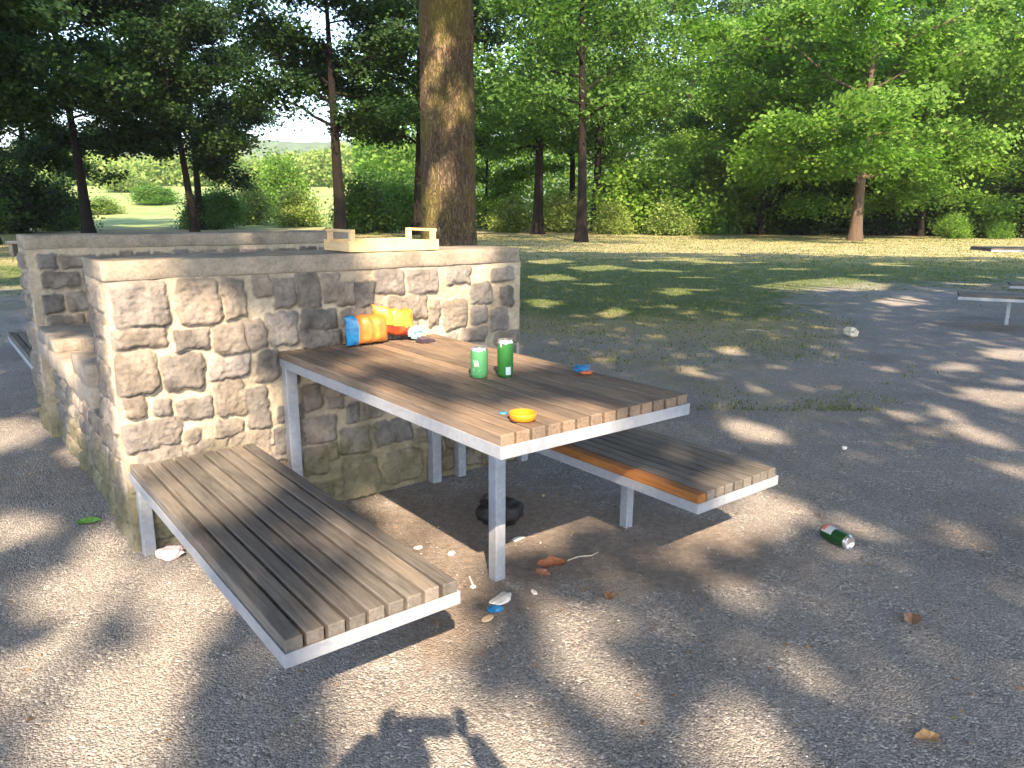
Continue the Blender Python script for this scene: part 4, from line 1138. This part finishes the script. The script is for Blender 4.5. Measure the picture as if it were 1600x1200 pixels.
sub(lift, Fq[zc > .058], 'yellow_film', FY, pk2); sub(lift, Fq[zc <= .058], 'red_film', FR, pk2)
bx = empty('small_box', W(.635, .235, ZT), YAW + R(8), 'small dark box lying in front of the torn packet', 'box')
MB().box(0, 0, 0, .085, .055, .012, .003, 2).build('tray', paint('dark_plastic', (.045, .035, .05), .35), bx)
MB().box(.004, .004, .0121, .055, .05, .026, .004, 2).build('cover', paint('dark_violet_plastic', (.075, .055, .085), .3), bx)
wr = crumple('wrapper', W(.665, .13, ZT), YAW, 'pale blue and white crumpled wrapper behind the small dark box', 'wrapper', (.075, .05, .045), paint('pale_blue_film', (.32, .58, .66), .35), 31)
at_ = empty('ashtray', W(.155, 1.615, ZT), YAW, 'round orange yellow plastic ashtray near the sunny table corner', 'ashtray')
AM = paint('amber_plastic', (.55, .19, .012), .3)
MB().lathe([(.0, .0015), (.037, .0015), (.041, .004), (.045, .024), (.0435, .0255), (.041, .024), (.037, .006), (0, .0045)], 30).build('bowl', AM, at_, True)
tag(MB().lathe([(0, .004), (.010, .004), (.013, .002), (.0135, 0)], 16, Matrix.Translation(W(.155, 1.515, ZT))).build('bottle_cap', FB, None, True), 'tiny blue bottle cap on the table beside the ashtray', 'bottle cap')
crumple('scrap', W(.795, 1.20, ZT), 1.0, 'bright blue scrap of foil on the far table edge', 'scrap', (.07, .045, .022), FB, 41)
crumple('scrap', W(.782, 1.245, ZT), .4, 'small orange red scrap beside the blue one on the table', 'scrap', (.045, .022, .010), paint('orange_red_scrap', (.60, .16, .06), .5), 43)

# ------------------------------------------------------------------ litter on the ground
zg = lambda x, y: float(near_z(np.array([x]), np.array([y]))[0])
LIT = lambda x, y: (x, y, zg(x, y) - .002)
bg = empty('plastic_bag', LIT(-.06, 3.33), .3, 'black plastic bag dumped on the dirt under the table', 'bag')
BKF = paint('black_film', (.006, .006, .010), .62)
sk_ = crumple('sack', (0, 0, 0), 0, None, None, (.19, .15, .15), BKF, 58, .38, parent=bg, sub=4); sk_.data.polygons.foreach_set('use_smooth', [True] * len(sk_.data.polygons))
crumple('tied_end', (-.055, .01, .085), .5, None, None, (.05, .045, .07), BKF, 53, .6, parent=bg)
WP = paint('white_paper', (.72, .70, .68), .7)
crumple('wrapper', LIT(-1.47, 2.99), .5, 'pale pink crumpled paper at the foot of the nearest bench leg', 'wrapper', (.10, .075, .05), paint('pink_paper', (.72, .55, .60), .7), 61, .6)
crumple('wrapper', LIT(-.055, 2.56), .2, 'blue torn wrapper on the ground in front of the table leg', 'wrapper', (.055, .04, .022), FB, 63, .5)
crumple('wrapper', LIT(-.035, 2.625), .9, 'white scrap of paper right behind the blue torn wrapper', 'wrapper', (.085, .045, .022), WP, 64, .7)
crumple('scrap', LIT(-.085, 2.50), .9, 'beige flat scrap in front of the blue torn wrapper', 'scrap', (.055, .035, .010), paint('beige_card', (.50, .40, .30), .8), 65, .4)
crumple('scrap', LIT(-.41, 3.09), .3, 'white scrap on the sunny ground beside the bench, farther of two', 'scrap', (.035, .022, .012), WP, 66, .5)
crumple('scrap', LIT(-.26, 3.03), 1.3, 'bright white scrap on the sunny ground, nearer the table leg', 'scrap', (.035, .028, .014), WP, 67, .5)
lo = empty('plastic_fork', LIT(-.15, 2.74), .2, 'little white plastic stick with round end lying by the bench corner', 'stick')
MB().tube([(0, .01, .006), (-.004, .075, .008)], .0035, 6).build('stem', WP, lo); MB().lathe([(0, .008), (.010, .007), (.013, .003), (.011, 0)], 12).build('round_end', WP, lo, True)
crumple('scrap', LIT(.03, 3.19), .7, 'white bit of paper in the dirt right of the table leg', 'scrap', (.055, .025, .012), WP, 68, .5)
crumple('scrap', LIT(.09, 2.70), 2.0, 'small white scrap on the dirt right of the table leg\'s foot', 'scrap', (.04, .02, .010), WP, 69, .5)
crumple('paper_ball', LIT(4.08, 9.0), .7, 'crumpled pale paper ball lying out on the gravel at right', 'litter', (.17, .15, .12), paint('dirty_paper', (.55, .52, .42), .8), 70, .6)
crumple('scrap', LIT(2.1, 4.55), .7, 'tiny white scrap on the gravel beyond the orange edged bench', 'scrap', (.035, .03, .02), WP, 71, .5)


def dead_leaf(loc, rz, label, c, s=.06, seed=0):
    rs = random.Random(seed); mb = MB(); n_ = 14; ring = []
    for k in range(n_):
        a = 2 * math.pi * k / n_
        r_ = s * (.42 + .22 * abs(math.cos(a * 2.5)) + rs.uniform(-.05, .05)) * (1.25 if abs(math.sin(a / 2)) < .4 else 1)
        ring.append(mb.bm.verts.new((r_ * math.cos(a), r_ * math.sin(a) * .8, .006 + abs(math.sin(a)) * s * .18 + rs.uniform(0, .006))))
    c_ = mb.bm.verts.new((0, 0, .005))
    for k in range(n_): mb.bm.faces.new((c_, ring[k], ring[(k + 1) % n_]))
    o = mb.build('fallen_leaf', simple('dry_leaf', c, .7, 0, .3, 60)); o.location = loc; o.rotation_euler = (0, 0, rz)
    return tag(o, label, 'leaf', 'fallen leaves')


dead_leaf(LIT(.17, 2.92), .4, 'rust orange leaf in the dirt right of the table leg', (.34, .13, .06), .10, 1)
dead_leaf(LIT(.13, 2.84), 2.1, 'pinkish dry leaf just in front of the rust orange one', (.40, .19, .13), .06, 2)
dead_leaf(LIT(1.47, 2.5), 1.1, 'brown leaf alone on the gravel below the fallen can', (.33, .17, .09), .07, 3)
dead_leaf(LIT(1.19, 1.86), 3.0, 'tan leaf on the gravel near the bottom right', (.42, .25, .12), .055, 4)
dead_leaf(LIT(-2.01, 3.33), .5, 'fresh green leaf on the gravel left of the wall', (.10, .26, .05), .08, 5)
dead_leaf(LIT(.38, 2.66), 1.5, 'small brown leaf on the gravel in front of the far bench', (.25, .15, .08), .05, 6)
nb = 1600
ly = 1.6 + 7.5 * rng.random(nb) ** 1.3; lx = (rng.random(nb) * 2 - 1) * .8 * ly
cl2 = fbm(lx * .9 + 2, ly * .9 + 4, 120, 3) + .5 * np.exp(-((lx - .3) ** 2 + (ly - 2.9) ** 2) / .5)
kp = rng.random(nb) < np.clip(.35 + cl2, 0, 1); lx, ly = lx[kp], ly[kp]
V, F_ = leaf_quads(np.stack([lx, ly, near_z(lx, ly) + .006], -1), .016, 121, 3.0)
mL, ntL, outL = newmat('dry_bits'); bL = N(ntL); gL = bL.n('ShaderNodeNewGeometry')
bL.bsdf(outL, bL.ramp(gL.outputs['Random Per Island'], [(0, (.10, .06, .035)), (.4, (.22, .14, .08)), (.75, (.34, .24, .14)), (.93, (.16, .2, .06)), (1, (.6, .56, .5))]), .8)
tag(mesh_np('leaf_litter', V, F_, mL), 'dry leaf crumbs and bark bits strewn over the gravel', 'leaf litter', kind='stuff')
tw = MB(); tw.tube([(0, 0, .006), (.05, .03, .010), (.11, .05, .006), (.14, .08, .008)], [.003, .0035, .003, .0015], 6)
o = tw.build('twig', paint('dry_twig', (.38, .34, .28), .8)); o.location = LIT(.24, 2.97); tag(o, 'thin pale twig beside the rust orange leaf', 'twig')
tw = MB(); tw.tube([(0, 0, .01), (.15, -.06, .018), (.26, -.16, .01)], [.006, .006, .003], 6)
o = tw.build('twig', paint('grey_twig', (.40, .38, .34), .8)); o.location = LIT(2.95, 9.45); tag(o, 'grey twig on the thin grass in the middle distance', 'twig')

# ------------------------------------------------------------------ the person taking the picture (only the shadow is in view)
def skin(name, pts, edges, mat, parent, sub=2):
    me = bpy.data.meshes.new(name)
    me.from_pydata([p[:3] for p in pts], edges, [])
    o = bpy.data.objects.new(name, me); COL.objects.link(o)
    md = o.modifiers.new('skin', 'SKIN'); md.use_smooth_shade = True
    for i, p in enumerate(pts):
        sv = me.skin_vertices[0].data[i]; sv.radius = p[3] if isinstance(p[3], tuple) else (p[3], p[3]); sv.use_root = (i == 0)
    s2 = o.modifiers.new('sub', 'SUBSURF'); s2.levels = sub; s2.render_levels = sub
    dg = bpy.context.evaluated_depsgraph_get()
    nm = bpy.data.meshes.new_from_object(o.evaluated_get(dg))
    bpy.data.objects.remove(o)
    return link(name, nm, mat, parent, True)


PERSON = True
if PERSON:
    SKN = simple('skin', (.48, .30, .22), .5, 0, .05, 10); CLO = simple('dark_shirt', (.05, .06, .09), .8); TRO = simple('denim', (.07, .09, .15), .85); HAI = simple('brown_hair', (.05, .032, .02), .6)
    pe = empty('person', (-.01, -.40, 0), 0, 'person in dark shirt and jeans holding a phone up with both hands', 'person')
    p = [(0, 0, .94, (.15, .11)), (0, .0, 1.12, (.145, .10)), (0, .01, 1.32, (.17, .11)), (0, .01, 1.43, (.13, .085)), (-.01, .02, 1.51, .055), (-.025, .035, 1.58, .06), (-.03, .045, 1.65, (.075, .095)), (-.03, .035, 1.70, (.06, .075)),
         (.17, .02, 1.41, .058), (.36, .12, 1.27, .05), (.18, .285, 1.49, .038), (.135, .335, 1.545, .026),
         (-.17, .02, 1.41, .058), (-.30, .12, 1.27, .052), (-.18, .285, 1.49, .04), (-.135, .335, 1.545, .026),
         (.095, .01, .86, .095), (.11, .03, .49, .062), (.12, -.02, .09, .042), (.13, .10, .035, .035), (.135, .17, .03, .028),
         (-.095, .01, .86, .095), (-.11, .03, .49, .062), (-.12, -.02, .09, .042), (-.13, .10, .035, .035), (-.135, .17, .03, .028)]
    e = [(0, 1), (1, 2), (2, 3), (3, 4), (4, 5), (5, 6), (6, 7), (3, 8), (8, 9), (9, 10), (10, 11), (3, 12), (12, 13), (13, 14), (14, 15), (0, 16), (16, 17), (17, 18), (18, 19), (19, 20), (0, 21), (21, 22), (22, 23), (23, 24), (24, 25)]
    body = skin('body', p, e, SKN, pe)
    hair = crumple('hair', (-.03, .02, 1.61), 0, None, None, (.19, .22, .16), HAI, 81, .12, parent=pe, sub=3)
    for s_ in (1, -1):
        for k in range(4):
            zf = 1.52 + k * .021
            skin('finger', [(s_ * .128, .335, zf, .010), (s_ * .112, .375, zf + .004, .009), (s_ * .096, .384, zf + .006, .008), (s_ * .078, .380, zf + .007, .0065)], [(0, 1), (1, 2), (2, 3)], SKN, pe, 1)
        skin('thumb', [(s_ * .124, .328, 1.535, .011), (s_ * .094, .330, 1.56, .010), (s_ * .072, .338, 1.573, .008)], [(0, 1), (1, 2)], SKN, pe, 1)
    # shirt: sleeves and trunk a little outside the body
    q = [(x, y, z, (r_ if isinstance(r_, tuple) else (r_, r_))) for x, y, z, r_ in p]
    gr_ = lambda t_, a: (t_[0] * 1.08 + a, t_[1] * 1.08 + a)
    sh = [q[0], q[1], q[2], q[3], q[8], (.25, .06, 1.35, (.056, .056)), q[12], (-.25, .06, 1.35, (.056, .056))]
    skin('shirt', [(a, b_, c_, gr_(r_, .008)) for a, b_, c_, r_ in sh], [(0, 1), (1, 2), (2, 3), (3, 4), (4, 5), (3, 6), (6, 7)], CLO, pe)
    tr = [q[0], q[16], q[17], (q[18][0], q[18][1], .14, q[18][3]), q[21], q[22], (q[23][0], q[23][1], .14, q[23][3])]
    skin('trousers', [(a, b_, c_, gr_(r_, .008)) for a, b_, c_, r_ in tr], [(0, 1), (1, 2), (2, 3), (0, 4), (4, 5), (5, 6)], TRO, pe)
    ph = empty('phone', (-.01, -.035, 1.55), 0, 'phone held level in both hands by the person', 'phone')
    MB().box(-.08, -.008, -.042, .08, 0, .036, .006, 3).build('case', paint('black_case', (.02, .02, .022), .4), ph)
    MB().box(-.075, -.0095, -.038, .075, -.0082, .032).build('screen', paint('dark_glass', (.01, .01, .012), .08), ph)

# ------------------------------------------------------------------ sky, sun, camera
wd = bpy.data.worlds.new('World'); SC.world = wd; wd.use_nodes = True
nt = wd.node_tree; nt.nodes.clear()
wo = nt.nodes.new('ShaderNodeOutputWorld'); bgn = nt.nodes.new('ShaderNodeBackground'); sk = nt.nodes.new('ShaderNodeTexSky')
sk.sky_type = 'NISHITA'; sk.sun_disc = False
sk.sun_elevation = math.asin(SUN.z); sk.sun_rotation = math.atan2(SUN.x, SUN.y)
sk.air_density = 1.0; sk.dust_density = 1.5; sk.ozone_density = 1.0
nt.links.new(sk.outputs[0], bgn.inputs['Color']); bgn.inputs['Strength'].default_value = 0.15
nt.links.new(bgn.outputs[0], wo.inputs['Surface'])

sl = bpy.data.lights.new('sun', 'SUN'); sl.energy = 4.5; sl.angle = R(.55); sl.color = (1.0, .755, .50)
so = bpy.data.objects.new('sun', sl); COL.objects.link(so)
so.rotation_euler = (-SUN).to_track_quat('-Z', 'Y').to_euler()

cd = bpy.data.cameras.new('camera'); cd.sensor_width = 36; cd.lens = 26.503; cd.clip_start = .03; cd.clip_end = 3000
co = bpy.data.objects.new('camera', cd); COL.objects.link(co)
Rv, Uv = Vector((.999986, .0011858, .0051662)), Vector((-.0053005, .223709, .974642)); Fv = Vector((0, .974655, -.223712))
M = Matrix((Rv, Uv, -Fv)).transposed().to_4x4(); M.translation = Vector((0, 0, CAM_H))
co.matrix_world = M
SC.camera = co
SC.view_settings.view_transform = 'Standard'; SC.view_settings.look = 'None'; SC.view_settings.gamma = 1.0
SC.view_settings.exposure = 2.08
SC.cycles.max_bounces = 7; SC.cycles.diffuse_bounces = 4; SC.cycles.transmission_bounces = 4; SC.cycles.glossy_bounces = 2
SC.cycles.use_denoising = True

# the summer air: far trees and the hill fade to blue
hz_ = MB().box(-1500, -40, -3, 1500, 1500, 130)
hm, hnt, hout = newmat('summer_haze')
pv = hnt.nodes.new('ShaderNodeVolumePrincipled'); pv.inputs['Color'].default_value = (.86, .92, 1, 1); pv.inputs['Density'].default_value = .00032; pv.inputs['Anisotropy'].default_value = .2
hnt.links.new(pv.outputs[0], hout.inputs['Volume'])
tag(hz_.build('haze', hm), 'pale summer haze over the meadow and far hill', 'haze', kind='stuff')
SC.cycles.volume_bounces = 0
